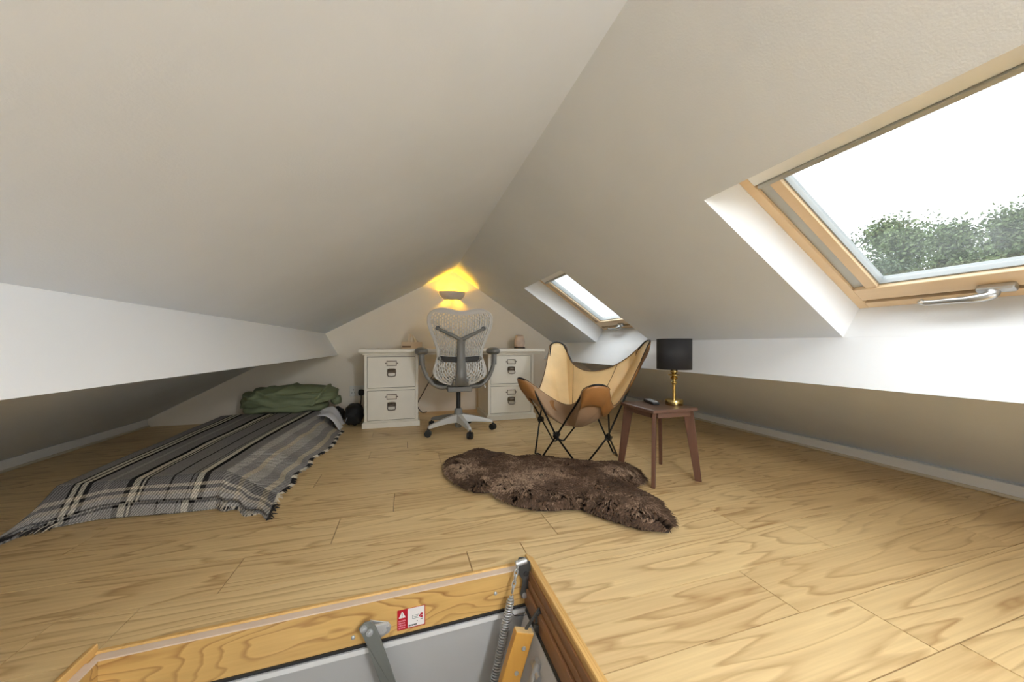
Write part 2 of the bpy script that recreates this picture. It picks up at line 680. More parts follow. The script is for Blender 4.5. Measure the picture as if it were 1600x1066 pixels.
rows = []
for y0, y1 in zip(seams, seams[1:]):
    e0 = ends.get(y0, random.uniform(-0.6, 0.6))
    xs = [fx0]
    k = math.ceil((fx0 + 0.05 - e0) / 1.2)
    while e0 + k * 1.2 < fx1 - 0.05:
        xs.append(e0 + k * 1.2)
        k += 1
    xs.append(fx1)
    for x0, x1 in zip(xs, xs[1:]):
        rects = sub_rect(x0, x1, y0, y1)
        if not rects:
            continue
        b = MB()
        for (a, c, d, e, *sk) in rects:
            da, dc = [(0.0262 * (q - HX1) if sk else 0.0) for q in (a, c)]
            b.extr([(a + g - x0, d + da + g - y0, -0.012), (c - g - x0, d + dc + g - y0, -0.012), (c - g - x0, e - g - y0, -0.012), (a + g - x0, e - g - y0, -0.012)], (0, 0, 0.012 + random.uniform(-0.0003, 0.0003)))
        o = b.build('plank', M['floor'], None, fix=False)
        o.parent = floor
        o.location = (x0, y0, 0)

# ------------------------------------------------------------------ roof windows
def wbox(b, y0, y1, t0, t1, n0, n1):
    return b.obox(S(y0, t0, n0), S(y1, t0, n0) - S(y0, t0, n0), S(y0, t1, n0) - S(y0, t0, n0), S(y0, t0, n1) - S(y0, t0, n0))


def ring(b, y0, y1, t0, t1, w, n0, n1, wt=None, wb=None):
    wt = w if wt is None else wt
    wb = w if wb is None else wb
    wbox(b, y0, y0 + w, t0, t1, n0, n1)
    wbox(b, y1 - w, y1, t0, t1, n0, n1)
    wbox(b, y0 + w, y1 - w, t0, t0 + wt, n0, n1)
    wbox(b, y0 + w, y1 - w, t1 - wb, t1, n0, n1)
    return b


gm = bpy.data.materials.new('wet_glass')
gm.use_nodes = True
n = gm.node_tree.nodes
l = gm.node_tree.links
n.clear()
out = n.new('ShaderNodeOutputMaterial')
tr = n.new('ShaderNodeBsdfTransparent')
tr.inputs[0].default_value = (0.93, 0.95, 0.95, 1)
tl = n.new('ShaderNodeBsdfTranslucent')
tl.inputs[0].default_value = (0.9, 0.92, 0.94, 1)
gl = n.new('ShaderNodeBsdfGlossy')
gl.inputs['Roughness'].default_value = 0.03
tx = n.new('ShaderNodeTexCoord')
ns = n.new('ShaderNodeTexNoise')
ns.inputs['Scale'].default_value = 5
ns.inputs['Detail'].default_value = 4
vo = n.new('ShaderNodeTexVoronoi')
vo.inputs['Scale'].default_value = 70
rr = n.new('ShaderNodeValToRGB')
rr.color_ramp.elements[0].position = 0.0
rr.color_ramp.elements[0].color = (0.12, 0.12, 0.12, 1)
rr.color_ramp.elements[1].position = 0.09
rr.color_ramp.elements[1].color = (0, 0, 0, 1)
r2 = n.new('ShaderNodeValToRGB')
r2.color_ramp.elements[0].position = 0.3
r2.color_ramp.elements[0].color = (0.008, 0.008, 0.008, 1)
r2.color_ramp.elements[1].position = 0.75
r2.color_ramp.elements[1].color = (0.035, 0.035, 0.035, 1)
mxx = n.new('ShaderNodeMath')
mxx.operation = 'MAXIMUM'
m1 = n.new('ShaderNodeMixShader')
m2 = n.new('ShaderNodeMixShader')
m2.inputs[0].default_value = 0.04
l.new(tx.outputs['Object'], ns.inputs['Vector'])
l.new(tx.outputs['Object'], vo.inputs['Vector'])
l.new(ns.outputs['Fac'], r2.inputs[0])
l.new(vo.outputs['Distance'], rr.inputs[0])
l.new(r2.outputs[0], mxx.inputs[0])
l.new(rr.outputs[0], mxx.inputs[1])
l.new(mxx.outputs[0], m1.inputs[0])
l.new(tr.outputs[0], m1.inputs[1])
l.new(tl.outputs[0], m1.inputs[2])
l.new(m1.outputs[0], m2.inputs[1])
l.new(gl.outputs[0], m2.inputs[2])
l.new(m2.outputs[0], out.inputs[0])
M['glass'] = gm


def window(y0, y1, idx):
    r = empty('window_%d' % idx, S((y0 + y1) / 2, T1, 0), None, None, None, 'structure')
    D = 0.15
    sp = 0.02
    q = lambda y, t: S(y, t, 0)
    a0, a1, c0, c1 = y0 + sp, y1 - sp, T0 + 0.012, T1 - 0.01
    b = MB()
    N = D + 0.07
    k = 1 + 0.07 / D
    def e(y, t, f):   # splayed lining continued to depth f*D
        yy = y0 + sp * f if y == y0 else y1 - sp * f
        tt = T0 + 0.012 * f if t == T0 else T1 - 0.01 * f
        return S(yy, tt, D * f)
    cs = [(y0, T0), (y1, T0), (y1, T1), (y0, T1)]
    for i in range(4):
        p, s_ = cs[i], cs[(i + 1) % 4]
        b.add([e(*p, 0), e(*s_, 0), e(*s_, 1.6), e(*p, 1.6)], [(0, 1, 2, 3)])
    b.build('reveal', M['paint_white'], r, fix=False)
    b = MB()
    ring(b, a0, a1, c0, c1, 0.036, D, D + 0.07)
    b.build('outer_frame', M['pine_slope'], r, bevel=0.002)
    b = MB()
    for yy in (a0 + 0.0363, a1 - 0.0363 - 0.046):
        wbox(b, yy, yy + 0.046, c0 + 0.1, c1 - 0.062, D + 0.012, D + 0.07)
    b.build('cover_strip', M['grey_strip'], r, bevel=0.002)
    b = MB()
    wbox(b, a0 + 0.0363, a1 - 0.0363, c0 + 0.0363, c0 + 0.116, D - 0.001, D + 0.06)
    b.build('headbox', M['cream_metal'], r, bevel=0.003)
    b = MB()
    wbox(b, a0 + 0.05, a1 - 0.05, c0 + 0.1165, c0 + 0.132, D - 0.010, D + 0.05)
    b.build('blind_rail', M['grey_strip'], r, bevel=0.002)
    # sash
    u0, u1 = a0 + 0.083, a1 - 0.083
    b = MB()
    wbox(b, u0, u0 + 0.04, c0 + 0.1325, c1 - 0.137, D - 0.002, D + 0.05)
    wbox(b, u1 - 0.04, u1, c0 + 0.1325, c1 - 0.137, D - 0.002, D + 0.05)
    wbox(b, a0 + 0.04, a1 - 0.04, c1 - 0.136, c1 - 0.062, D - 0.006, D + 0.05)
    b.build('sash', M['pine_slope'], r, bevel=0.003)
    b = MB()
    wbox(b, a0 + 0.037, a1 - 0.037, c1 - 0.0618, c1 - 0.0365, D + 0.02, D + 0.06)
    b.build('weather_gap', M['gasket'], r)
    b = MB()
    ring(b, u0 + 0.04, u1 - 0.04, c0 + 0.1325, c1 - 0.136, 0.006, D + 0.012, D + 0.05)
    b.build('glazing_bead', M['bead'], r)
    b = MB()
    wbox(b, u0 + 0.05, u1 - 0.05, c0 + 0.142, c1 - 0.146, D + 0.03, D + 0.034)
    b.build('pane', M['glass'], r, fix=False)
    # handle
    ym = (y0 + y1) / 2
    h = MB()
    wbox(h, ym - 0.05, ym + 0.035, c1 - 0.088, c1 - 0.06, D - 0.03, D - 0.006)
    hp = h.build('handle_plate', M['silver'], r, bevel=0.005)
    h = MB()
    h.tube(smoothpath([S(ym + 0.0, c1 - 0.074, D - 0.02), S(ym + 0.0, c1 - 0.072, D - 0.045), S(ym + 0.04, c1 - 0.074, D - 0.056), S(ym + 0.10, c1 - 0.071, D - 0.054), S(ym + 0.155, c1 - 0.068, D - 0.052), S(ym + 0.168, c1 - 0.082, D - 0.05)], 4),
           [0.016] * 5 + [0.016, 0.0155, 0.015, 0.014] + [0.012] * 4 + [0.011] * 4 + [0.010] * 4, 12, flat=(1.0, 0.75))
    h.build('handle_lever', M['silver'], hp, smooth=True)
    return r


w1 = window(*WIN[0], 1)
for i in (1, 2):
    c = copy_tree(w1)
    c.name = 'window_%d' % (i + 1)
    c.location.y += WIN[i][0] - WIN[0][0]
SIDE = -1
w4 = window(*WINL[0], 4)
c = copy_tree(w4)
c.name = 'window_5'
c.location.y += WINL[1][0] - WINL[0][0]
SIDE = 1
# gable window added out of view, frames the fill light
gw = empty('window_6', (0.55, YF, GZ0), None, None, None, 'structure')
b = MB()
for x0, x1, z0, z1 in ((GX0, GX1, GZ0, GZ0 + 0.05), (GX0, GX1, GZ1 - 0.05, GZ1), (GX0, GX0 + 0.05, GZ0 + 0.05, GZ1 - 0.05), (GX1 - 0.05, GX1, GZ0 + 0.05, GZ1 - 0.05), (0.53, 0.57, GZ0 + 0.05, GZ1 - 0.05)):
    b.box(x0, x1, YF - 0.06, YF + 0.01, z0, z1)
b.build('casement_frame', M['skirt'], gw)
MB().box(GX0 + 0.05, GX1 - 0.05, YF - 0.04, YF - 0.036, GZ0 + 0.05, GZ1 - 0.05).build('pane', M['glass'], gw, fix=False)

SIDE = 1
# ------------------------------------------------------------------ loft hatch
SKEW = 0.0262       # the hatch sits slightly out of square
yb_ = 1.184        # face of far frame board
hr = empty('loft_hatch', ((HX0 + HX1) / 2, (HY0 + HY1) / 2, 0), 'open wooden loft hatch frame set into the floor in the foreground', 'hatch')
BD = -0.125
# frame boards
b = MB().box(HX0 + 0.026, 0.4195, yb_, HY1 - 0.0005, BD, -0.001)
b.build('frame_board', M['pine_knotty'], hr)
b = MB().box(HX0 + 0.026, 0.4195, HY0 + 0.0005, HY0 + 0.026, BD, -0.001)
b.build('frame_board', M['pine_knotty'], hr)
b = MB().box(HX0 + 0.0005, HX0 + 0.0255, HY0 + 0.0005, HY1 - 0.0005, BD, -0.001)
b.build('frame_board', M['pine_knotty'], hr)
b = MB().box(0.42, HX1 - 0.0005, HY0 + 0.0005, HY1 - 0.0005, BD, -0.001)
b.build('frame_board', M['pine_dark'], hr)
# a stepped inner strip on the hinge side
b = MB().box(0.408, 0.4197, HY0 + 0.03, yb_ - 0.001, BD, -0.062)
b.build('inner_strip', M['pine_dark'], hr, bevel=0.003)
b = MB().box(0.416, 0.4198, HY0 + 0.03, yb_ - 0.001, -0.058, -0.03)
b.build('inner_strip', M['pine_dark'], hr, bevel=0.001)
# pale cap along the far and left edge
b = MB().box(HX0 + 0.012, 0.4195, yb_ - 0.004, HY1 - 0.005, -0.0008, 0.003)
b.build('edge_cap', M['pale_wood'], hr, bevel=0.001)
b = MB().box(HX0 + 0.0055, HX0 + 0.03, HY0 + 0.005, yb_ - 0.005, -0.0008, 0.0028)
b.build('edge_cap', M['pale_wood'], hr, bevel=0.001)
# stepped mouldings standing on the floor
def moulding(prof, y0, y1, side, name):
    mb = MB()
    poly = [(side(x), y0, z) for x, z in prof]
    mb.extr(poly, (0, y1 - y0, 0))
    return mb.build(name, M['gold_wood'], hr)
prof = [(0, 0.0005), (0.0, 0.007), (0.006, 0.009), (0.0065, 0.004), (0.0085, 0.004), (0.009, 0.014), (0.015, 0.016), (0.0155, 0.009), (0.0175, 0.009), (0.018, 0.021), (0.025, 0.022), (0.027, 0.018), (0.027, -0.0007)]
prof = [(x, z) for x, z in prof]
moulding(prof, HY0, HY1 + 0.02, lambda x: HX1 + 0.012 - x * 1.15, 'moulding')
moulding(prof, HY0, HY1 + 0.008, lambda x: HX0 - 0.022 + x, 'moulding')
b = MB().extr([(HX0 + 0.006, HY1 - 0.004, 0.0005), (HX0 + 0.006, HY1 + 0.001, 0.005), (HX0 + 0.006, HY1 + 0.012, 0.004), (HX0 + 0.006, HY1 + 0.018, 0.0005)], (HX1 - HX0 - 0.03, 0, 0))
b.build('moulding', M['gold_wood'], hr)
# seals, ceiling trim below
b = MB().box(HX0 + 0.01, 0.42, yb_ - 0.006, HY1 + 0.02, BD - 0.008, BD - 0.0005)
b.box(HX0 + 0.01, 0.42, yb_ + 0.004, HY1 + 0.02, BD - 0.014, BD - 0.008)
b.build('seal', M['gasket'], hr)
b = MB().box(HX0 + 0.01, 0.43, yb_ - 0.004, HY1 + 0.02, BD - 0.03, BD - 0.0145)
b.build('ceiling_trim', M['skirt'], hr)
# screws
for x, z in ((0.30, -0.065), (-0.155, -0.098)):
    MB().lathe_y([(0.002, -0.006), (0.0035, -0.0055), (0.006, -0.003), (0.006, 0.001)], (x, yb_, z), 12).build('screw', M['steel'], hr, smooth=True)
# sticker on the far board
st = MB().box(-0.026, 0.061, yb_ - 0.0012, yb_ - 0.0002, -0.112, -0.048).build('sticker', M['red'], hr)
yk = yb_ - 0.0014
b = MB().box(0.006, 0.0585, yk - 0.0002, yk + 0.0002, -0.109, -0.049)
b.add([(-0.022, yk, -0.074), (-0.0, yk, -0.074), (-0.011, yk, -0.053)], [(0, 1, 2)])
tag(b.build('warning_panel', M['white_print'], st, fix=False), kind='stuff')
b = MB()
for i in range(4):
    z = -0.081 - i * 0.0075
    x = -0.022
    while x < -0.003:
        wd = random.uniform(0.002, 0.005)
        b.box(x, min(x + wd, -0.001), yk - 0.0002, yk + 0.0002, z - 0.004, z)
        x += wd + 0.0012
tag(b.build('small_print', M['pink_print'], st, fix=False), kind='stuff')
b = MB()
b.box(-0.0118, -0.0102, yk - 0.0008, yk - 0.0004, -0.068, -0.059)
b.box(-0.0118, -0.0102, yk - 0.0008, yk - 0.0004, -0.072, -0.070)
x = 0.009
for i in range(8):
    b.box(x, x + 0.0026, yk - 0.0008, yk - 0.0004, -0.1055 + (i % 3) * 0.0004, -0.101)
    x += 0.0033
for x, z in ((0.034, -0.094), (0.046, -0.090), (0.05, -0.09)):
    b.box(x, x + 0.003, yk - 0.0008, yk - 0.0004, z, z + 0.002)
tag(b.build('print_mark', M['black_print'], st, fix=False), kind='stuff')
b = MB()
b.box(0.02, 0.041, yk - 0.0008, yk - 0.0004, -0.074, -0.0725)
b.box(0.02, 0.041, yk - 0.0008, yk - 0.0004, -0.084, -0.0825)
b.box(0.02, 0.0215, yk - 0.0008, yk - 0.0004, -0.084, -0.0725)
b.box(0.024, 0.038, yk - 0.0008, yk - 0.0004, -0.079, -0.0775)
tag(b.build('diagram', M['grey_print'], st, fix=False), kind='stuff')
b = MB()
b.add([(0.040, yk - 0.0006, -0.0785), (0.046, yk - 0.0006, -0.0725), (0.046, yk - 0.0006, -0.0845)], [(0, 1, 2)])
b.box(0.046, 0.053, yk - 0.0008, yk - 0.0004, -0.077, -0.070)
b.box(0.047, 0.053, yk - 0.0008, yk - 0.0004, -0.085, -0.079)
tag(b.build('arrow_mark', M['red'], st, fix=False), kind='stuff')
# flat-bar arm with its bracket (left)
b = MB()
ya = yb_ - 0.03
AX = -0.022
b.extr([(x + AX, y, z) for x, y, z in [(-0.115, ya, -0.055), (-0.098, ya, -0.040), (-0.080, ya, -0.040), (-0.066, ya, -0.060), (-0.052, ya, -0.10), (0.02, ya - 0.01, -0.33), (-0.018, ya - 0.01, -0.34), (-0.09, ya, -0.115), (-0.103, ya, -0.08)]], (0, 0.005, 0))
arm = b.build('support_arm', M['steel_paint'], hr, bevel=0.001)
for x, z in ((-0.100 + AX, -0.057), (-0.083 + AX, -0.072)):
    MB().lathe_y([(0.004, -0.010), (0.006, -0.009), (0.007, -0.006), (0.010, -0.0055), (0.010, 0.001)], (x, ya, z), 14).build('rivet', M['steel'], arm, smooth=True)
for x, z in ((-0.076 + AX, -0.098), (-0.070 + AX, -0.110)):
    MB().cyl((x, ya - 0.001, z), (x, ya + 0.002, z), 0.0045, 10).build('bolt_hole', M['gasket'], arm)
b = MB()
b = MB()
b.extr([(-0.085, yb_ - 0.004, -0.055), (-0.03, yb_ - 0.004, -0.075), (-0.022, yb_ - 0.004, -0.09), (-0.028, yb_ - 0.004, -0.108), (-0.062, yb_ - 0.004, -0.122)], (0, 0.0035, 0))
b.extr([(-0.088, yb_ - 0.03, -0.058), (-0.035, yb_ - 0.008, -0.076), (-0.024, yb_ - 0.006, -0.090), (-0.045, yb_ - 0.02, -0.098), (-0.07, yb_ - 0.03, -0.088)], (0, 0.006, 0.003))
b.cyl((-0.05, yb_ - 0.018, -0.09), (-0.05, yb_ - 0.004, -0.09), 0.006, 12)
b.cyl((-0.032, yb_ - 0.014, -0.085), (-0.032, yb_ - 0.002, -0.085), 0.005, 12)
b.v = [(x + AX, y, z) for x, y, z in b.v]
b.build('bracket', M['steel'], hr, bevel=0.001)
# spring bracket in the far right corner
ys_ = yb_ - 0.018
b = MB()
b.extr([(0.382, ys_, 0.052), (0.40, ys_, 0.05), (0.425, ys_, 0.030), (0.427, ys_, -0.03), (0.412, ys_, -0.092), (0.392, ys_, -0.094), (0.388, ys_, -0.075), (0.396, ys_, -0.03), (0.372, ys_, 0.012), (0.372, ys_, 0.03)], (0, 0.006, 0))
sb = b.build('spring_bracket', M['steel_dark'], hr, bevel=0.001)
b = MB()
b.cyl((0.408, ys_ - 0.002, -0.008), (0.408, ys_ + 0.001, -0.008), 0.009, 16)
b.build('bolt_hole', M['gasket'], sb)
MB().cyl((0.366, ys_ - 0.012, 0.042), (0.405, ys_ - 0.012, 0.047), 0.010, 14).build('pin', M['steel'], sb, smooth=True)
MB().cyl((0.402, ys_ - 0.006, -0.082), (0.402, ys_ + 0.002, -0.082), 0.009, 14).build('pin', M['steel'], sb, smooth=True)
# chain + coil spring
cp = [V((0.372, ys_ - 0.014, 0.038)), V((0.350, ys_ - 0.022, -0.045))]
lk = MB()
nl = 5
for i in range(nl):
    c_ = cp[0].lerp(cp[1], (i + 0.5) / nl)
    d = (cp[1] - cp[0]).normalized()
    sd = V((0, 1, 0)).cross(d).normalized() if i % 2 else V((0, 1, 0))
    pts = []
    for k in range(14):
        a = 2 * PI * k / 14
        pts.append(c_ + d * math.cos(a) * 0.0125 + sd * math.sin(a) * 0.006)
    lk.tube(pts, 0.0022, 6, closed=True)
lk.build('chain', M['steel'], hr, smooth=True)
q0, q1 = V((0.347, ys_ - 0.024, -0.055)), V((0.270, ys_ - 0.05, -0.34))
d = (q1 - q0).normalized()
e1 = d.cross(V((0, 1, 0))).normalized()
e2 = d.cross(e1)
turns = 36
pts = []
for i in range(turns * 12 + 1):
    a = 2 * PI * i / 12
    tt = i / (turns * 12)
    r_ = 0.0115 * min(1, 0.35 + 10 * tt)
    pts.append(q0.lerp(q1, tt) + e1 * math.cos(a) * r_ + e2 * math.sin(a) * r_)
MB().tube(pts, 0.0027, 5).build('coil_spring', M['steel'], hr, smooth='all')
# hanging lid
b = MB()
l0 = V((0.405, HY0 + 0.02, BD - 0.018))
ld_ = V((-0.30, 0, -0.954)).normalized()
ln = V((-0.954, 0, 0.30)).normalized()
b.obox(l0, (0, yb_ - HY0 - 0.035, 0), ld_ * 1.1, ln * -0.022)
b.build('lid', M['lid'], hr, bevel=0.002)
b = MB().obox(l0 + ln * 0.0005 + V((0, 0.0, 0)) - ld_ * 0.004, (0, yb_ - HY0 - 0.035, 0), ld_ * -0.012, ln * -0.02)
b.build('hinge_rail', M['gasket'], hr)
b = MB()
b.tube(smoothpath([(0.345, yb_ - 0.035, -0.11), (0.36, yb_ - 0.03, -0.135), (0.385, yb_ - 0.03, -0.142), (0.402, yb_ - 0.035, -0.14)], 5), 0.0015, 6)
b.build('cord', M['black'], hr)

# landing below the hatch
lx0, lx1, ly0, ly1 = -1.4, 1.1, -1.2, HY1 - 0.008
b = MB()
b.add([(lx0, ly1 - SKEW * (HX1 - lx0), BD - 0.031), (lx1, ly1 + SKEW * (lx1 - HX1), BD - 0.031), (lx1, ly1 + SKEW * (lx1 - HX1), -2.5), (lx0, ly1 - SKEW * (HX1 - lx0), -2.5)], [(0, 3, 2, 1)])
tag(b.build('wall_landing', M['landing'], fix=False), None, None, None, 'structure')
for x in (lx0, lx1):
    b = MB().add([(x, ly0, -0.03), (x, 1.3, -0.03), (x, 1.3, -2.5), (x, ly0, -2.5)], [(0, 1, 2, 3)])
    tag(b.build('wall_landing', M['landing'], fix=False), None, None, None, 'structure')
b = MB().add([(lx0, ly0, -0.03), (lx1, ly0, -0.03), (lx1, ly0, -2.5), (lx0, ly0, -2.5)], [(0, 1, 2, 3)])
tag(b.build('wall_landing', M['landing'], fix=False), None, None, None, 'structure')
b = MB().add([(lx0, ly0, -2.5), (lx1, ly0, -2.5), (lx1, 1.3, -2.5), (lx0, 1.3, -2.5)], [(0, 1, 2, 3)])
tag(b.build('floor_landing', M['paint'], fix=False), None, None, None, 'structure')
ll = bpy.data.lights.new('landing_light', 'POINT')
ll.energy = 1.6
ll.shadow_soft_size = 0.12
ll.color = (1, 0.97, 0.92)
lo = bpy.data.objects.new('landing_light', ll)
COL.objects.link(lo)
lo.location = (-0.55, 0.15, -0.75)

def skew(o):
    for c in o.children:
        skew(c)
    if o.type == 'MESH':
        wy = origin(o)
        for v in o.data.vertices:
            v.co.y += SKEW * (v.co.x + wy.x - HX1)
skew(hr)

# ladder hanging from the hinge side of the hatch
ldr = empty('loft_ladder', (0.38, 0.8, -0.11), 'yellow beech loft ladder rail dropping through the floor hatch', 'ladder')
sdir = V((-0.32, 0, -0.947)).normalized()
snor = V((-0.947, 0, 0.32)).normalized()
for y0 in (1.035, 0.60):
    b = MB()
    o0 = V((0.390, y0, -0.116))
    b.obox(o0, (0, 0.026, 0), sdir * 1.05, snor * 0.062)
    s_ = b.build('stringer', M['ladder_wood'], ldr, bevel=0.003)
    b = MB().obox(o0 - sdir * 0.001 + V((0, 0.001, 0)) + snor * 0.001, (0, 0.024, 0), sdir * 0.0012, snor * 0.060)
    b.build('rail_end', M['end_grain'], s_)
    for k in range(4):
        c_ = o0 + sdir * (0.045 + 0.075 * k) + snor * 0.022
        MB().lathe_y([(0.0028, -0.0035), (0.003, -0.004), (0.006, -0.0035), (0.007, -0.002), (0.007, 0.002)], c_, 14).build('screw', M['steel'], s_, smooth=True)
for k in range(4):
    c_ = V((0.388, 0.626, -0.10)) + sdir * (0.30 + 0.22 * k) + snor * 0.005
    MB().obox(c_, (0, 0.408, 0), V((-0.075, 0, 0)), V((0, 0, -0.02))).build('tread', M['ladder_wood'], ldr, bevel=0.003)
b = MB()
yy = 1.05
b.extr([(0.412, yy, -0.048), (0.424, yy, -0.046), (0.425, yy, -0.11), (0.408, yy, -0.135), (0.40, yy, -0.125), (0.400, yy, -0.075), (0.372, yy, -0.112), (0.360, yy, -0.112)], (0, 0.006, 0))
b.cyl((0.412, yy - 0.008, -0.062), (0.412, yy + 0.004, -0.062), 0.008, 12)
b.cyl((0.405, yy - 0.01, -0.108), (0.405, yy + 0.004, -0.108), 0.012, 12)
b.build('hinge_bracket', M['steel_dark'], ldr, bevel=0.001)
b = MB()
c_ = V((0.392, 1.0, -0.17))
b.tube([c_, c_ + sdir * 0.07], 0.014, 10)
b.tube([c_ + sdir * 0.03 + V((0, -0.03, 0)), c_ + sdir * 0.03 + V((0, 0.03, 0))], 0.009, 10)
b.build('lid_catch', M['steel'], ldr, smooth=True)

# ------------------------------------------------------------------ desk: two filing cabinets and a long top
def cabinet(x0, x1, label):
    yf, yk_ = 3.635, 4.17
    r = empty('filing_cabinet', ((x0 + x1) / 2, yf, 0), label, 'cabinet', 'filing cabinets under the desk top')
    b = MB().box(x0, x1, yf + 0.018, yk_, 0.06, 0.712)
    b.build('carcass', M['white_paint'], r, bevel=0.002)
    MB().box(x0 + 0.02, x1 - 0.02, yf + 0.0168, yf + 0.0179, 0.065, 0.70).build('gap_shade_plate', M['gap_shade'], r)  # dark plate, paints in the shade around the drawer fronts
    b = MB()
    b.box(x0, x0 + 0.026, yf, yf + 0.0166, 0.06, 0.712)
    b.box(x1 - 0.026, x1, yf, yf + 0.0166, 0.06, 0.712)
    b.box(x0 + 0.0262, x1 - 0.0262, yf, yf + 0.0166, 0.696, 0.712)
    b.box(x0 + 0.0262, x1 - 0.0262, yf, yf + 0.0166, 0.364, 0.388)
    b.box(x0 + 0.0262, x1 - 0.0262, yf, yf + 0.0166, 0.06, 0.069)
    b.build('face_frame', M['white_paint'], r, bevel=0.002)
    b = MB()
    b.extr([(x0 - 0.018, yf - 0.018, 0), (x1 + 0.018, yf - 0.018, 0), (x1 + 0.018, yk_, 0), (x0 - 0.018, yk_, 0)], (0, 0, 0.052))
    b.extr([(x0 - 0.010, yf - 0.010, 0.0522), (x1 + 0.010, yf - 0.010, 0.0522), (x1 + 0.010, yk_, 0.0522), (x0 - 0.010, yk_, 0.0522)], (0, 0, 0.0075))
    b.build('plinth', M['white_paint'], r, bevel=0.003)
    xm = (x0 + x1) / 2
    for z0, z1 in ((0.392, 0.692), (0.073, 0.360)):
        b = MB().box(x0 + 0.030, x1 - 0.030, yf + 0.003, yf + 0.0166, z0, z1)
        d = b.build('drawer', M['white_paint'], r, bevel=0.002)
        zc = z1 - 0.062
        b = MB()
        b.box(xm - 0.048, xm + 0.048, yf - 0.003, yf + 0.0028, zc + 0.019, zc + 0.026)
        b.box(xm - 0.048, xm + 0.048, yf - 0.003, yf + 0.0028, zc - 0.026, zc - 0.019)
        b.box(xm - 0.048, xm - 0.041, yf - 0.003, yf + 0.0028, zc - 0.019, zc + 0.019)
        b.box(xm + 0.041, xm + 0.048, yf - 0.003, yf + 0.0028, zc - 0.019, zc + 0.019)
        for s in (-1, 1):
            b.cyl((xm + s * 0.055, yf - 0.002, zc), (xm + s * 0.055, yf + 0.0028, zc), 0.007, 10)
        b.build('card_holder', M['bronze'], d)
        MB().box(xm - 0.041, xm + 0.041, yf + 0.0012, yf + 0.0026, zc - 0.019, zc + 0.019).build('card', M['card'], d)
        # cup pull: back plate, bail and hood
        zp = zc - 0.092
        b = MB()
        pl = []
        for k in range(24):
            a = 2 * PI * k / 24
            sx_ = math.copysign(abs(math.cos(a)) ** 0.5, math.cos(a))
            sz_ = math.copysign(abs(math.sin(a)) ** 0.5, math.sin(a))
            pl.append((xm + 0.043 * sx_, yf + 0.0028, zp + (0.041 if sz_ > 0 else 0.004) * sz_))
        b.extr(pl, (0, -0.003, 0))
        b.build('pull_plate', M['bronze'], d)
        b = MB()
        def hood(u, v):
            x = xm + 0.040 * (2 * u - 1) * (1 - 0.12 * v)
            a = v * PI / 2
            yy = yf - 0.002 - 0.026 * math.sin(a) * (1 - abs(2 * u - 1) ** 4 * 0.6)
            zz = zp + 0.036 - 0.034 * (1 - math.cos(a))
            return V((x, yy, zz))
        b.grid(hood, 10, 6)
        b.build('pull_hood', M['bronze'], d, smooth=True, solid=0.003)
        b = MB()
        b.tube([(xm - 0.036, yf - 0.002, zp - 0.004), (xm - 0.038, yf - 0.016, zp - 0.022), (xm - 0.03, yf - 0.022, zp - 0.034), (xm, yf - 0.024, zp - 0.037), (xm + 0.03, yf - 0.022, zp - 0.034), (xm + 0.038, yf - 0.016, zp - 0.022), (xm + 0.036, yf - 0.002, zp - 0.004)], 0.0045, 8)
        b.build('pull_bail', M['bronze'], d, smooth=True)
    return r


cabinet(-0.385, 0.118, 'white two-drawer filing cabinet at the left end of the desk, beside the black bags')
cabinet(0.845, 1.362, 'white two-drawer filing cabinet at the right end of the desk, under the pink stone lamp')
dt = empty('desk_top', (0.52, 3.9, 0.713), 'long white desk top with a stepped edge lying across two filing cabinets', 'desk')
b = MB().box(-0.435, 1.475, 3.575, 4.21, 0.738, 0.772)
b.build('top_board', M['white_paint'], dt, bevel=0.008, seg=3)
b = MB().box(-0.415, 1.452, 3.598, 4.20, 0.726, 0.7378)
b.build('edge_step', M['white_paint'], dt, bevel=0.004)
b = MB().box(-0.400, 1.432, 3.615, 4.19, 0.7125, 0.7258)
b.build('edge_step', M['white_paint'], dt, bevel=0.004)

# tissue box
tb = empty('tissue_box', (0.075, 3.93, 0.772), 'small pale wooden tissue box with a crumpled tissue, left side of the desk top', 'tissue box')
b = MB().box(-0.045, 0.170, 3.87, 3.99, 0.7722, 0.845)
b.build('box_body', M['box_wood'], tb, bevel=0.003)
b = MB().box(-0.036, 0.052, 3.866, 3.869, 0.786, 0.803)
b.build('side_slot', M['stitch'], tb)
b = MB()
def tis(u, v):
    x = 0.018 + 0.075 * u + (0.012 - 0.02 * u) * v
    y = 3.92 + 0.03 * math.sin(u * 9) * (1 - v * 0.3)
    z = 0.8452 + v * (0.088 + 0.012 * math.sin(u * 3.0) - 0.03 * u)
    return V((x, y, z))
b.grid(tis, 14, 8)
def tis2(u, v):
    x = 0.075 + 0.06 * u - 0.025 * v
    y = 3.93 + 0.025 * math.cos(u * 8)
    z = 0.8452 + v * (0.078 - 0.05 * u * u)
    return V((x, y, z))
b.grid(tis2, 12, 8)
b.build('tissue', M['tissue'], tb, smooth=True, fix=False)

# stone lamp
sl = empty('stone_lamp', (1.285, 3.9, 0.772), 'pale pink rough stone lamp on a thin dark base, right side of the desk top', 'lamp')
MB().lathe([(0.066, 0), (0.066, 0.012), (0.060, 0.017)], (1.285, 3.9, 0.7722), 24).build('base', M['dark_wood'], sl, smooth=True)
def stn(p, d):
    k = 1 + 0.10 * noise.noise(d * 1.7 + V((3, 1, 2))) + 0.05 * noise.noise(d * 5)
    return V((p.x * k * (1 - 0.16 * max(0, d.z)), p.y * k, p.z * k))
MB().blob((1.285, 3.9, 0.858), (0.058, 0.052, 0.078), 24, 16, 0.55, stn).build('stone', M['stone'], sl, smooth=True)

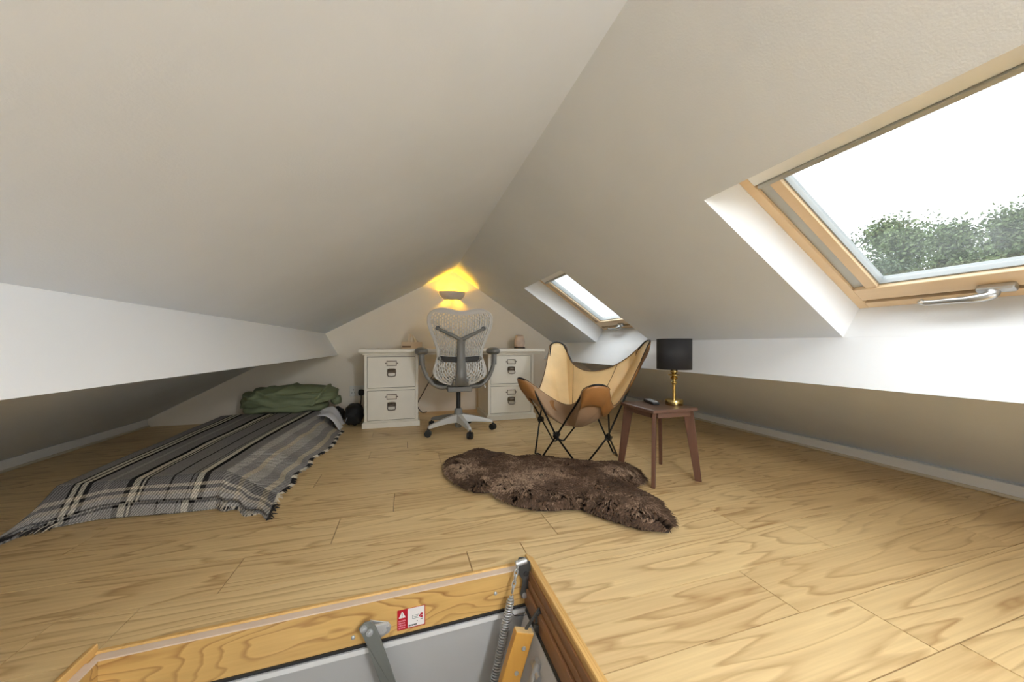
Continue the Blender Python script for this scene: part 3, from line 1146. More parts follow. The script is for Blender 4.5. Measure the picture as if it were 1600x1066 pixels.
# cable under the desk
b = MB()
b.tube(smoothpath([(0.46, 4.28, 0.70), (0.31, 4.27, 0.45), (0.20, 4.26, 0.25), (0.13, 4.2, 0.12), (0.18, 4.24, 0.02), (0.24, 4.3, 0.008)], 8), 0.005, 8)
tag(b.build('cable', M['black'], None, smooth=True), 'thin dark cable hanging behind the desk beside the left cabinet', 'cable')

# socket with plug
so = empty('wall_socket', (-0.535, YB, 0.29), 'white double wall socket with a black plug, left of the desk', 'socket')
MB().box(-0.612, -0.455, YB - 0.012, YB - 0.0005, 0.225, 0.345).build('face_plate', M['socket'], so, bevel=0.004)
for x0, x1, z0, z1 in ((-0.579, -0.571, 0.292, 0.306), (-0.593, -0.585, 0.262, 0.269), (-0.565, -0.557, 0.262, 0.269)):
    MB().box(x0, x1, YB - 0.0128, YB - 0.011, z0, z1).build('pin_hole', M['gasket'], so)
for x0 in (-0.59, -0.51):
    MB().box(x0, x0 + 0.015, YB - 0.016, YB - 0.011, 0.318, 0.334).build('switch', M['socket'], so, bevel=0.002)
b = MB()
b.blob((-0.488, YB - 0.032, 0.268), (0.034, 0.022, 0.036), 18, 12, 0.7)
b.tube(smoothpath([(-0.488, YB - 0.035, 0.235), (-0.49, YB - 0.045, 0.17), (-0.50, YB - 0.05, 0.08), (-0.51, YB - 0.06, 0.012)], 6), 0.006, 8)
pg = tag(b.build('plug', M['black'], None, smooth=True), 'black plug with a cord in the double socket by the desk', 'plug')

# black bags
def bg_disp(seed, amp):
    def f(p, d):
        k = 1 + amp * noise.noise(d * 2.2 + V((seed, seed * 0.7, 1)))
        q = p * k
        if q.z < -0.0:
            q.z *= 1.0
        return q
    return f
bgr = empty('duffel_bag', (-0.50, 3.86, 0), 'slumped black bag with a pale zip against the left filing cabinet', 'bag')
b = MB().blob((-0.502, 3.86, 0.107), (0.085, 0.15, 0.105), 28, 16, 0.8, bg_disp(2, 0.16))
b.build('bag_body', M['bag'], bgr, smooth=True)
b = MB()
b.tube(smoothpath([(-0.567, 3.745, 0.055), (-0.553, 3.733, 0.090), (-0.535, 3.735, 0.125), (-0.515, 3.748, 0.155)], 5), 0.004, 6)
b.build('zip', M['silver'], bgr)
b = MB().blob((-0.70, 3.98, 0.085), (0.09, 0.12, 0.085), 24, 14, 0.8, bg_disp(5, 0.18))
tag(b.build('soft_bag', M['bag'], None, smooth=True), 'low black bag behind the white sheet corner, left of the zipped bag', 'bag')

# ------------------------------------------------------------------ wall lamp
wl = empty('wall_lamp', (0.551, YB, 1.42), 'plaster half-bowl uplighter glowing yellow under the ridge on the far wall', 'wall lamp')
b = MB()
tz, bz = 1.472, 1.372
def bowl(u, v):
    a = PI * u
    rx = 0.088 + (0.158 - 0.088) * (1 - (1 - v) ** 2.2)
    ry = 0.055 + (0.110 - 0.055) * (1 - (1 - v) ** 2.2)
    return V((0.551 + rx * math.cos(a), YB - 0.0035 - ry * math.sin(a), bz + (tz - bz) * v))
b.grid(bowl, 32, 12)
b.build('bowl', M['plaster'], wl, smooth=True, solid=0.006)
b = MB()
b.blob((0.551, YB - 0.052, 1.425), (0.020, 0.020, 0.028), 16, 10)
b.build('bulb', emit('warm_bulb', (1.0, 0.52, 0.01), 280.0), wl, smooth=True)
b = MB().box(0.535, 0.567, YB - 0.045, YB - 0.001, 1.385, 1.398)
b.build('bulb_holder', M['socket'], wl)

# added fill light behind the camera, shaped as a globe pendant
gp = empty('fill_globe', (0.80, -0.95, 1.43), 'added unseen fill light, a white globe hung from the window-side slope', 'lamp')
MB().blob((0.80, -0.95, 1.43), (0.115, 0.115, 0.115), 28, 16).build('globe', emit('fill_globe_glow', (0.96, 0.98, 1.0), 120.0), gp, smooth=True)
MB().cyl((0.80, -0.95, 1.545), (0.80, -0.95, zr(0.80)), 0.006, 10).build('stem', M['brass'], gp)

# ------------------------------------------------------------------ office chair (local: +y forward)
oc = empty('office_chair', (0, 0, 0), 'pale grey mesh-back office swivel chair standing at the white desk', 'chair')
HW = [(0.452, 0.06), (0.462, 0.115), (0.485, 0.168), (0.528, 0.222), (0.571, 0.235), (0.639, 0.219), (0.708, 0.196), (0.776, 0.203), (0.854, 0.231), (0.94, 0.266), (1.008, 0.283), (1.06, 0.281), (1.092, 0.262), (1.115, 0.225), (1.125, 0.18)]
YBK = [(0.45, -0.165), (0.52, -0.205), (0.62, -0.20), (0.70, -0.175), (0.80, -0.19), (0.95, -0.235), (1.13, -0.285)]


def bk(x, z):
    return V((x, interp(YBK, z) + 0.75 * x * x, z))


def back(u, v):
    zt = lambda uu: 1.125 - 0.028 * math.exp(-(uu * 1.9) ** 2)
    uu = 2 * u - 1
    z = 0.452 + v * (zt(uu) - 0.452)
    hw = interp(HW, 0.452 + v * (1.125 - 0.452))
    return bk(uu * hw, z)


def slot(u, v):
    uu = 2 * u - 1
    z = 0.452 + v * 0.673
    hw = interp(HW, z)
    x = uu * hw
    if abs(uu) > 0.90 or v > 0.955 or v < 0.03:
        return False
    if z > 0.72:
        nc = 25
        cx = (u * nc)
        col = int(cx)
        fx = cx - col
        ph = 0.5 if col % 2 else 0.0
        rz = z / 0.034 + ph
        fz = rz - math.floor(rz)
        return 0.2 < fx < 0.8 and fz < 0.74
    if z > 0.70:
        return False
    r = math.hypot(x, (z - 0.62) * 1.05)
    rr_ = r / 0.021
    k = int(rr_)
    if rr_ - k > 0.45 or k < 1:
        return False
    a = math.atan2(z - 0.62, x)
    nseg = max(6, int(2 * PI * (k + 0.5) * 0.021 / 0.034))
    fa = (a / (2 * PI) * nseg + (0.5 if k % 2 else 0)) % 1.0
    return fa < 0.68


b = MB().grid(back, 125, 126, skip=slot)
b.build('mesh_back', M['chair_shell'], oc, smooth='all', solid=0.009, fix=False)
outl = [back(0, v / 40) for v in range(1, 41)] + [back(u / 24, 1) for u in range(1, 24)] + [back(1, v / 40) for v in range(40, 0, -1)]
outl += [bk(x, 0.452) for x in (0.06, 0.0, -0.06)]
MB().tube(outl, 0.0085, 8, closed=True).build('back_rim', M['chair_shell'], oc, smooth='all')
# Y-shaped spine
b = MB()
off = V((0, -0.035, 0))
for s in (-1, 1):
    pts = smoothpath([bk(s * 0.197, 0.955) + V((0, -0.012, 0)), bk(s * 0.13, 0.918) + off, bk(s * 0.06, 0.886) + off * 1.15, bk(s * 0.012, 0.858) + off * 1.2], 5)
    b.tube(pts, [0.0125 + 0.006 * i / (len(pts) - 1) for i in range(len(pts))], 10)
sp_ = smoothpath([bk(0, 0.872) + off * 1.15, bk(0, 0.80) + off * 1.35, bk(0, 0.70) + off * 1.6, bk(0, 0.60) + off * 1.5, bk(0, 0.52) + off * 1.5, bk(0, 0.462) + off * 1.2], 5)
b.tube(sp_, [0.030 + 0.020 * (i / (len(sp_) - 1)) ** 1.5 for i in range(len(sp_))], 14, flat=(1.05, 0.5))
b.build('spine', M['chair_grey'], oc, smooth='all')
for s in (-1, 1):
    p = bk(s * 0.20, 0.957)
    MB().cyl(p + V((0, -0.022, 0)), p + V((0, 0.004, 0)), 0.020, 16).build('spine_node', M['chair_dark'], oc, smooth=True)
# lumbar support
b = MB()
def lum(u, v):
    x = -0.175 + 0.35 * u
    z = 0.665 + 0.046 * v - 0.012 * (1 - abs(2 * u - 1))
    return bk(x, z) + V((0, -0.014, 0))
b.grid(lum, 20, 4)
b.build('lumbar_pad', M['chair_lum'], oc, smooth='all', solid=0.01)
for s in (-1, 1):
    b = MB()
    p = bk(s * 0.182, 0.69) + V((0, -0.02, 0))
    b.blob(p, (0.017, 0.016, 0.017), 12, 8)
    b.tube([p, bk(s * 0.15, 0.655) + V((0, -0.022, 0))], 0.006, 8)
    b.build('lumbar_knob', M['chair_mid'], oc, smooth=True)
# seat
b = MB()
def seat(p, d):
    return V((p.x, p.y, p.z + 0.02 * (d.y < -0.5) * (-d.y - 0.5) - 0.03 * max(0, d.y) ** 3))
b.blob((0, 0.06, 0.475), (0.245, 0.235, 0.030), 36, 14, 0.6, seat)
b.build('seat', M['chair_dark'], oc, smooth=True)
b = MB()
b.extr([(-0.125, -0.13, 0.452), (0.125, -0.13, 0.452), (0.145, -0.02, 0.45), (0.13, 0.2, 0.45), (-0.13, 0.2, 0.45), (-0.145, -0.02, 0.45)], (0, 0, -0.018))
b.extr([(-0.11, -0.15, 0.433), (0.11, -0.15, 0.433), (0.11, 0.14, 0.433), (-0.11, 0.14, 0.433)], (0, 0, -0.048))
b.build('tilt_mechanism', M['chair_mid'], oc, bevel=0.012, seg=3)
for s in (-1, 1):
    MB().tube(smoothpath([(s * 0.07, -0.145, 0.452), (s * 0.05, -0.2, 0.47), (s * 0.05, -0.225, 0.50)], 4), 0.02, 10).build('back_bracket', M['chair_mid'], oc, smooth='all')
for s in (-1, 1):
    b = MB()
    pts = smoothpath([(s * 0.10, -0.05, 0.425), (s * 0.19, -0.05, 0.430), (s * 0.262, -0.05, 0.485), (s * 0.312, -0.045, 0.575), (s * 0.333, -0.04, 0.66), (s * 0.338, -0.03, 0.735)], 5)
    b.tube(pts, [0.030 - 0.011 * i / (len(pts) - 1) for i in range(len(pts))], 12, flat=(1.35, 0.8))
    am = b.build('arm', M['chair_mid'], oc, smooth='all')
    b = MB()
    b.cyl((s * 0.333, -0.04, 0.625), (s * 0.338, -0.03, 0.748), 0.026, 14)
    b.build('arm_sleeve', M['chair_grey'], am, smooth=True)
    b = MB()
    b.blob((s * 0.338, 0.03, 0.752), (0.062, 0.135, 0.036), 26, 14, 0.85)
    b.build('arm_pad', M['chair_grey'], am, smooth=True)
b = MB()
b.tube(smoothpath([(0.12, 0.0, 0.425), (0.20, 0.0, 0.43), (0.245, -0.01, 0.425), (0.25, -0.02, 0.40)], 4), 0.009, 8)
b.build('lever', M['chair_shell'], oc, smooth='all')
MB().lathe([(0.020, 0.20), (0.020, 0.39)], (0, 0, 0), 18).build('gas_column', M['black'], oc, smooth=True)
b = MB().lathe([(0.026, 0.035), (0.034, 0.05), (0.04, 0.10), (0.042, 0.16), (0.036, 0.205), (0.028, 0.215)], (0, 0, 0), 22)
hub = b.build('base_hub', M['chair_mid'], oc, smooth=True)
for k in range(5):
    a = math.radians(-150 + 72 * k)
    d = V((math.cos(a), math.sin(a), 0))
    sd = V((-d.y, d.x, 0))
    b = MB()
    secs = [(0.03, 0.125, 0.034, 0.075), (0.12, 0.118, 0.028, 0.058), (0.22, 0.104, 0.022, 0.042), (0.305, 0.088, 0.018, 0.030), (0.325, 0.080, 0.016, 0.024)]
    vs = []
    for r_, z, hw, h in secs:
        for sx_, sz_ in ((-1, -0.5), (1, -0.5), (0.72, 0.5), (-0.72, 0.5)):
            vs.append(d * r_ + sd * sx_ * hw + V((0, 0, z + sz_ * h)))
    fs = [(0, 3, 2, 1), (16, 17, 18, 19)]
    for i in range(4):
        for j in range(4):
            fs.append((i * 4 + j, i * 4 + (j + 1) % 4, i * 4 + 4 + (j + 1) % 4, i * 4 + 4 + j))
    b.add(vs, fs)
    b.build('spoke', M['chair_shell'] if k in (0, 1, 2) else M['chair_mid'], oc, bevel=0.006, seg=3)
    c_ = d * 0.325
    ca = V((math.cos(a + 0.9), math.sin(a + 0.9), 0))
    b = MB()
    for s in (-1, 1):
        p = c_ + ca * (s * 0.013)
        b.cyl(p - ca * 0.010 + V((0, 0, 0.031)), p + ca * 0.010 + V((0, 0, 0.031)), 0.0305, 20)
    b.cyl(c_ - ca * 0.012 + V((0, 0, 0.034)), c_ + ca * 0.012 + V((0, 0, 0.034)), 0.022, 14)
    b.cyl(c_ + V((0, 0, 0.04)), c_ + V((0, 0, 0.078)), 0.008, 10)
    b.build('caster', M['black'], oc, bevel=0.004)
oc.location = (0.475, 3.285, 0)
oc.rotation_euler = (0, 0, math.radians(-2.5))

# ------------------------------------------------------------------ butterfly chair
bc = empty('butterfly_chair', (1.19, 2.345, 0), 'tan leather butterfly sling chair on thin black rods', 'chair')
TOP = [V((0.734, 2.22, 0.585)), V((1.02, 1.70, 0.585)), V((1.75, 2.20, 0.845)), V((1.29, 2.85, 0.835))]
FLR = [V((0.925, 2.36, 0.008)), V((1.15, 2.135, 0.008)), V((1.47, 2.22, 0.008)), V((1.225, 2.67, 0.008))]
CEN = V((1.19, 2.33, 0))
NOR, TAN = [], []
for i in range(4):
    o = TOP[i] - CEN
    o.z = 0
    o.normalize()
    NOR.append(o)
    TAN.append(V((-o.y, o.x, 0)))      # points towards the next corner (L->F->R->B runs ccw)
TW = [0.075, 0.075, 0.062, 0.075]


def tip(i, n=8, r=1.0):
    """rounded end of a sling corner, from the previous side to the next side"""
    out = []
    up = (NOR[i] + V((0, 0, 0.75 if i < 2 else 1.2))).normalized()
    for k in range(n + 1):
        a = PI * k / n
        out.append(TOP[i] + (TAN[i] * (-math.cos(a)) * TW[i] + up * (math.sin(a) - 1.0) * TW[i] * 0.9) * r)
    return out


def side_rods(i):
    """the two rods crossing on the side between corner i and the next; returns ends and the hub point"""
    j = (i + 1) % 4
    a0, a1 = tip(i, 8, 0.86)[-1], FLR[j] - TAN[j] * 0.045
    c0_, c1_ = tip(j, 8, 0.86)[0], FLR[i] + TAN[i] * 0.045
    u_, v_, w_ = a1 - a0, c1_ - c0_, a0 - c0_
    A, B, C_, D_, E_ = u_.dot(u_), u_.dot(v_), v_.dot(v_), u_.dot(w_), v_.dot(w_)
    den = A * C_ - B * B
    p, q = a0 + u_ * ((B * E_ - C_ * D_) / den), c0_ + v_ * ((A * E_ - B * D_) / den)
    h = (p + q) / 2
    d = (u_.cross(v_)).normalized()
    if d.dot(NOR[i] + NOR[j]) < 0:
        d = -d
    return h + d * 0.007, h - d * 0.007, h, d, u_.normalized(), v_.normalized()


def rodpath(i):
    p, q = (i - 1) % 4, (i + 1) % 4
    t = tip(i, 8, 0.86)
    a = FLR[p] + TAN[p] * 0.045
    c = FLR[q] - TAN[q] * 0.045
    return [a, side_rods(p)[1]] + t + [side_rods(i)[0], c]


for i in range(4):
    MB().tube(rodpath(i), 0.0065, 8).build('frame_rod', M['black_metal'], bc, smooth='all')
    f = FLR[i]
    t = TAN[i]
    b = MB().tube(smoothpath([f - t * 0.045 + V((0, 0, 0.002)), f - t * 0.028, f - t * 0.010 + V((0, 0, 0.007)), f + t * 0.010 + V((0, 0, 0.007)), f + t * 0.028, f + t * 0.045 + V((0, 0, 0.002))], 3), 0.0065, 8)
    b.build('foot_bar', M['black_metal'], bc, smooth='all')
for i in range(4):
    p, q, h, d, u_, v_ = side_rods(i)
    b = MB()
    b.cyl(h - d * 0.020, h + d * 0.020, 0.018, 12)
    b.tube([p - u_ * 0.024, p + u_ * 0.024], 0.012, 10)
    b.tube([q - v_ * 0.024, q + v_ * 0.024], 0.012, 10)
    b.build('hub', M['black'], bc, smooth=True)

C0 = V((1.13, 2.24, 0.235))
CK = V((1.17, 2.29, 0.29))
outl = []
mark = []
kf = {0: (0.74, 0.74), 1: (0.46, 0.50), 2: (0.50, 0.50), 3: (0.50, 0.46)}
for i in range(4):
    j = (i + 1) % 4
    t = tip(i, 10, 1.06)
    mark.append(len(outl))
    outl += t
    p0, p3 = t[-1], tip(j, 10, 1.06)[0]
    if i in (0, 2):
        ka, kb = kf[i]
        p1, p2 = p0.lerp(CK, ka), p3.lerp(CK, kb)
    else:                       # the sides dip just behind the front corner, then run straight up to the back one
        fr_, bk_ = (p0, p3) if i == 1 else (p3, p0)
        pf = fr_.lerp(bk_, 0.16).lerp(CK, 0.10)
        pf.z = fr_.z - 0.19
        pbk = bk_.lerp(fr_, 0.55).lerp(CK, 0.16)
        pbk.z = bk_.z - 0.40
        p1, p2 = (pf, pbk) if i == 1 else (pbk, pf)
    cv = bez(p0, p1, p2, p3, 22)
    outl += cv[1:-1]
NO = len(outl)
NR = 26


def sling(k, r):
    P = outl[k % NO]
    d = P - C0
    hgt = max(0.0, d.z)
    pw = 1.55 + 0.35 * min(1, hgt / 0.5)
    z = C0.z + d.z * (r ** pw)
    # pull the back out a little so that it hangs in a curve
    q = V((C0.x + d.x * r, C0.y + d.y * r, z))
    wv = noise.noise(V((P.x * 7, P.y * 7, r * 1.3))) * 0.012 * r * (1 - r) * 4
    return q + V((0, 0, wv))


b = MB()
vs = [tuple(C0)]
fs = []
for rr_ in range(1, NR + 1):
    r_ = rr_ / NR
    for k in range(NO):
        vs.append(tuple(sling(k, r_)))
for k in range(NO):
    fs.append((0, 1 + k, 1 + (k + 1) % NO))
for rr_ in range(NR - 1):
    o0 = 1 + rr_ * NO
    for k in range(NO):
        fs.append((o0 + k, o0 + NO + k, o0 + NO + (k + 1) % NO, o0 + (k + 1) % NO))
b.add(vs, fs)
sg = b.build('leather_sling', [M['leather'], M['suede']], bc, smooth='all', fix=False)
# top side must look up
if sg.data.polygons[0].normal.z < 0:
    sg.data.flip_normals()
md = sg.modifiers.new('solidify', 'SOLIDIFY')
md.thickness = 0.004
md.offset = -1
md.material_offset = 1
# bound edge
MB().tube(outl, 0.0035, 6, closed=True).build('edge_binding', M['stitch'], sg, smooth='all')
# corner pockets under the tips
for i in range(4):
    b = MB()
    ks = [mark[i] - 6 + x for x in range(0, 23)]
    r0 = 0.80 if i < 2 else 0.86
    rows_ = 8
    def pk(u, v):
        kk = ks[0] + u * (len(ks) - 1)
        k0 = int(math.floor(kk))
        fr_ = kk - k0
        r_ = r0 + (1.0 - r0) * v
        p = sling(k0, r_).lerp(sling(k0 + 1, r_), fr_)
        return p - (NOR[i] * -1 * 0.0 + V((0, 0, 1))) * (0.022 * (1 - v * 0.8)) + NOR[i] * (0.016 * math.sin(PI * v) + 0.004)
    b.grid(pk, 22, rows_)
    b.build('corner_pocket', M['leather_dark'], bc, smooth='all', solid=0.002, fix=False)
# seams: two running up the back, two across the seat
for kk in (mark[2] + 15, mark[2] + 27, mark[3] + 24, mark[0] + 26):
    pts = [sling(kk, r_ / 20) + V((0, 0, 0.002)) for r_ in range(7, 21)]
    MB().tube(pts, 0.0022, 5).build('seam', M['stitch'], sg, smooth='all')

# ------------------------------------------------------------------ side table
tx0, ty0 = 1.497, 1.803
stb = empty('side_table', (tx0, ty0, 0), 'small square dark walnut side table with splayed legs', 'table')
b = MB().box(tx0 - 0.158, tx0 + 0.158, ty0 - 0.158, ty0 + 0.158, 0.415, 0.435)
b.build('table_top', M['walnut_top'], stb, bevel=0.004)
for sx_ in (-1, 1):
    for sy_ in (-1, 1):
        rd = V((sx_, sy_, 0)).normalized()
        b = MB()
        p1 = V((tx0, ty0, 0.4145)) + rd * 0.170
        p0 = V((tx0, ty0, 0.0)) + rd * 0.225
        b.beam(p0, p1, 0.036, 0.021, 0.058, 0.021, side=rd)
        for k in range(4):
            x_, y_, z_ = b.v[k]
            b.v[k] = (x_, y_, 0.0)
            x_, y_, z_ = b.v[4 + k]
            b.v[4 + k] = (x_, y_, 0.4147)
        b.build('leg', M['walnut'], stb, bevel=0.003)
for s in (-1, 1):
    b = MB().box(tx0 - 0.115, tx0 + 0.115, ty0 + s * 0.135 - 0.009, ty0 + s * 0.135 + 0.009, 0.385, 0.4147)
    b.build('apron', M['walnut_top'], stb, bevel=0.002)
    b = MB().box(tx0 + s * 0.135 - 0.009, tx0 + s * 0.135 + 0.009, ty0 - 0.115, ty0 + 0.115, 0.385, 0.4147)
    b.build('apron', M['walnut_top'], stb, bevel=0.002)

# table lamp
lx, ly, lz = 1.598, 1.775, 0.4352
tl_ = empty('table_lamp', (lx, ly, lz), 'brass table lamp with a black drum shade on the walnut side table', 'lamp')
MB().lathe([(0.050, 0), (0.052, 0.003), (0.052, 0.030), (0.049, 0.034), (0.012, 0.036)], (lx, ly, lz), 36).build('base', M['brass'], tl_, smooth=True)
MB().lathe([(0.010, 0.0362), (0.010, 0.125), (0.011, 0.13), (0.018, 0.136), (0.018, 0.142), (0.011, 0.148), (0.011, 0.155), (0.020, 0.162), (0.022, 0.17), (0.012, 0.178), (0.034, 0.184), (0.034, 0.189), (0.012, 0.194), (0.022, 0.203), (0.022, 0.212), (0.012, 0.222), (0.009, 0.30)], (lx, ly, lz), 24).build('stem', M['brass'], tl_, smooth=True)
b = MB()
b.lathe([(0.100, 0.222), (0.100, 0.410)], (lx, ly, lz), 48, cap=False)
b.build('lamp_shade', M['shade'], tl_, smooth=True, solid=0.003, fix=False)
b = MB()
for k in range(3):
    a = 2 * PI * k / 3
    b.cyl((lx, ly, lz + 0.395), (lx + 0.0985 * math.cos(a), ly + 0.0985 * math.sin(a), lz + 0.402), 0.0018, 6)
b.lathe([(0.012, 0.30), (0.014, 0.33), (0.026, 0.36), (0.02, 0.385), (0.006, 0.398)], (lx, ly, lz), 16)
b.build('shade_carrier', M['socket'], tl_, smooth=True)

# remote control
rc = empty('remote_control', (1.500, 1.862, 0.4352), 'black remote control with grey buttons beside the brass lamp base', 'remote')
b = MB().box(1.478, 1.522, 1.79, 1.94, 0.4354, 0.453)
b.build('case', M['rubber'], rc, bevel=0.006, seg=3)
for i in range(3):
    for j in range(6):
        b = MB().box(1.484 + i * 0.0125, 1.493 + i * 0.0125, 1.822 + j * 0.018, 1.834 + j * 0.018, 0.4531, 0.4548)
        b.build('button', M['button'], rc)
b = MB().box(1.484, 1.516, 1.797, 1.814, 0.4531, 0.4545)
b.build('label_strip', M['button'], rc)
rc.rotation_euler = (0, 0, math.radians(-16))

# ------------------------------------------------------------------ sheepskin rug
Fp, VXp, HYp, Hc = 543.0, 634.0, 541.0, 0.8
rug_out = [(0.2535, 2.186), (0.262, 2.105), (0.299, 1.964), (0.353, 1.868), (0.406, 1.846), (0.455, 1.847), (0.470, 1.762), (0.512, 1.662),
           (0.608, 1.571), (0.690, 1.546), (0.760, 1.541), (0.815, 1.516), (0.868, 1.419), (0.927, 1.337), (0.978, 1.276), (1.075, 1.224),
           (1.120, 1.262), (1.165, 1.358), (1.200, 1.470), (1.188, 1.585), (1.185, 1.640), (1.240, 1.665), (1.325, 1.720), (1.375, 1.850), (1.372, 1.985),
           (1.325, 2.015), (1.245, 2.035), (1.105, 2.075), (1.035, 2.150), (0.955, 2.240), (0.850, 2.305), (0.745, 2.300), (0.640, 2.370),
           (0.555, 2.515), (0.470, 2.540), (0.415, 2.475), (0.335, 2.430), (0.300, 2.400), (0.270, 2.310)]


def inside(x, y, poly):
    c = False
    j = len(poly) - 1
    for i in range(len(poly)):
        xi, yi = poly[i]
        xj, yj = poly[j]
        if (yi > y) != (yj > y) and x < (xj - xi) * (y - yi) / (yj - yi) + xi:
            c = not c
        j = i
    return c


def edge_dist(x, y, poly):
    best = (9, 0, 0)
    for i in range(len(poly)):
        ax, ay = poly[i - 1]
        bx, by = poly[i]
        dx, dy = bx - ax, by - ay
        t = max(0, min(1, ((x - ax) * dx + (y - ay) * dy) / (dx * dx + dy * dy + 1e-9)))
        px, py = ax + dx * t, ay + dy * t
        d = math.hypot(x - px, y - py)
        if d < best[0]:
            best = (d, x - px, y - py)
    return best


rug = empty('sheepskin_rug', (0.8, 1.9, 0), 'shaggy dark brown sheepskin rug on the floor in front of the butterfly chair', 'rug')
b = MB().extr([(x, y, 0.0015) for x, y in rug_out], (0, 0, 0.008))
b.build('hide', mat('hide', (52, 40, 32), 0.9), rug)
fm = bpy.data.materials.new('brown_fleece')
fm.use_nodes = True
n = fm.node_tree.nodes
l = fm.node_tree.links
p = n['Principled BSDF']
p.inputs['Roughness'].default_value = 0.75
p.inputs['Specular IOR Level'].default_value = 0.25
ge = n.new('ShaderNodeNewGeometry')
at = n.new('ShaderNodeUVMap')
sp2 = n.new('ShaderNodeSeparateXYZ')
l.new(at.outputs[0], sp2.inputs[0])
cr = n.new('ShaderNodeValToRGB')
cr.color_ramp.elements[0].color = (*lin((40, 30, 24)), 1)
cr.color_ramp.elements[1].color = (*lin((198, 170, 144)), 1)
ke = cr.color_ramp.elements.new(0.5)
ke.color = (*lin((96, 74, 58)), 1)
ad = n.new('ShaderNodeMath')
ad.operation = 'MULTIPLY_ADD'
l.new(ge.outputs['Random Per Island'], ad.inputs[0])
ad.inputs[1].default_value = 0.30
l.new(sp2.outputs['X'], ad.inputs[2])
l.new(ad.outputs[0], cr.inputs[0])
l.new(cr.outputs[0], p.inputs['Base Color'])
b = MB()
uv = []
rnd = random.Random(3)
cnt = 0
xs_ = [p_[0] for p_ in rug_out]
ys2 = [p_[1] for p_ in rug_out]
while cnt < 24000:
    x = rnd.uniform(min(xs_), max(xs_))
    y = rnd.uniform(min(ys2), max(ys2))
    if not inside(x, y, rug_out):
        continue
    d, ex_, ey_ = edge_dist(x, y, rug_out)
    hgt = 0.026 + 0.040 * min(1, d / 0.09) + 0.014 * noise.noise(V((x * 6, y * 6, 0)))
    # clump direction field
    a = 2.2 * PI * noise.noise(V((x * 9, y * 9, 2.0))) - 0.9 + rnd.uniform(-0.5, 0.5)
    dir_ = V((math.cos(a), math.sin(a), 0))
    if d < 0.05:
        oo = V((-ex_, -ey_, 0))
        if oo.length > 1e-5:
            dir_ = (dir_ * 0.5 + oo.normalized() * 1.0).normalized()
    ln_ = rnd.uniform(0.030, 0.050)
    wd = rnd.uniform(0.0030, 0.0068)
    sd = V((-dir_.y, dir_.x, 0)) * wd
    base = V((x, y, max(0.009, hgt - 0.022)))
    curl = rnd.uniform(-0.6, 0.6)
    o0 = len(b.v)
    tone = 0.16 + 0.34 * max(math.exp(-((x - 0.60) / 0.26) ** 2 - ((y - 1.86) / 0.17) ** 2), math.exp(-((x - 0.36) / 0.12) ** 2 - ((y - 2.10) / 0.2) ** 2) * 0.8, 0.9 * math.exp(-((x - 1.22) / 0.10) ** 2 - ((y - 1.78) / 0.10) ** 2), 0.3 * math.exp(-((x - 1.08) / 0.12) ** 2 - ((y - 1.40) / 0.12) ** 2))
    tone += 0.20 * noise.noise(V((x * 5, y * 5, 7))) + 0.20 * noise.noise(V((x * 22, y * 22, 1))) - 0.08 * (d < 0.04)
    for k in range(4):
        t_ = k / 3
        c_ = base + dir_ * (ln_ * t_) + V((-dir_.y, dir_.x, 0)) * (curl * 0.012 * math.sin(t_ * 3.5)) + V((0, 0, 0.026 * math.sin(t_ * 2.2) - 0.010 * t_))
        c_.z = max(c_.z, 0.003)
        w_ = (0.75, 1.0, 0.8, 0.15)[k]
        tn = (tone - 0.18 + 0.40 * t_)
        b.v.append(tuple(c_ - sd * w_))
        b.v.append(tuple(c_ + V((0, 0, 0.0022 * w_))))
        b.v.append(tuple(c_ + sd * w_))
        uv += [(tn, 0), (tn, 0), (tn, 0)]
    for k in range(3):
        q = o0 + 3 * k
        b.f.append((q, q + 1, q + 4, q + 3))
        b.f.append((q + 1, q + 2, q + 5, q + 4))
    cnt += 1
b.uv = uv
tag(b.build('fleece', fm, rug, smooth='all', fix=False), None, None, None, 'stuff')

# ------------------------------------------------------------------ bed
mt = empty('floor_mattress', (-1.2, 3.05, 0), 'thin white mattress lying on the floor under the blanket', 'mattress')
b = MB()
b.extr([(-1.515, 2.21, 0.002), (-0.93, 2.21, 0.002), (-0.81, 4.06, 0.002), (-1.60, 4.06, 0.002)], (0, 0, 0.13))
b.build('mattress_body', M['sheet'], mt, bevel=0.035, seg=4)
b = MB()
def shc(u, v):
    x = -0.80 + 0.20 * v + 0.02 * math.sin(u * 7)
    y = 3.60 + 0.30 * u + 0.03 * v * math.sin(u * 5)
    z = 0.150 - 0.03 * v - 0.115 * v ** 3 + 0.012 * math.sin(u * 11) * v + 0.05 * math.sin(PI * v) * (0.4 + u)
    return V((x, y, max(z, 0.012)))
b.grid(shc, 20, 14)
b.build('sheet_corner', M['sheet'], mt, smooth='all', solid=0.003, fix=False)
b = MB()
def shn(u, v):
    return V((-1.3 + 0.36 * u, 2.150 - 0.015 * math.sin(u * 9) - 0.012 * v, 0.085 - 0.062 * v + 0.008 * math.sin(u * 13)))
b.grid(shn, 26, 5)
b.build('sheet_hem', M['sheet'], mt, smooth='all', solid=0.002, fix=False)

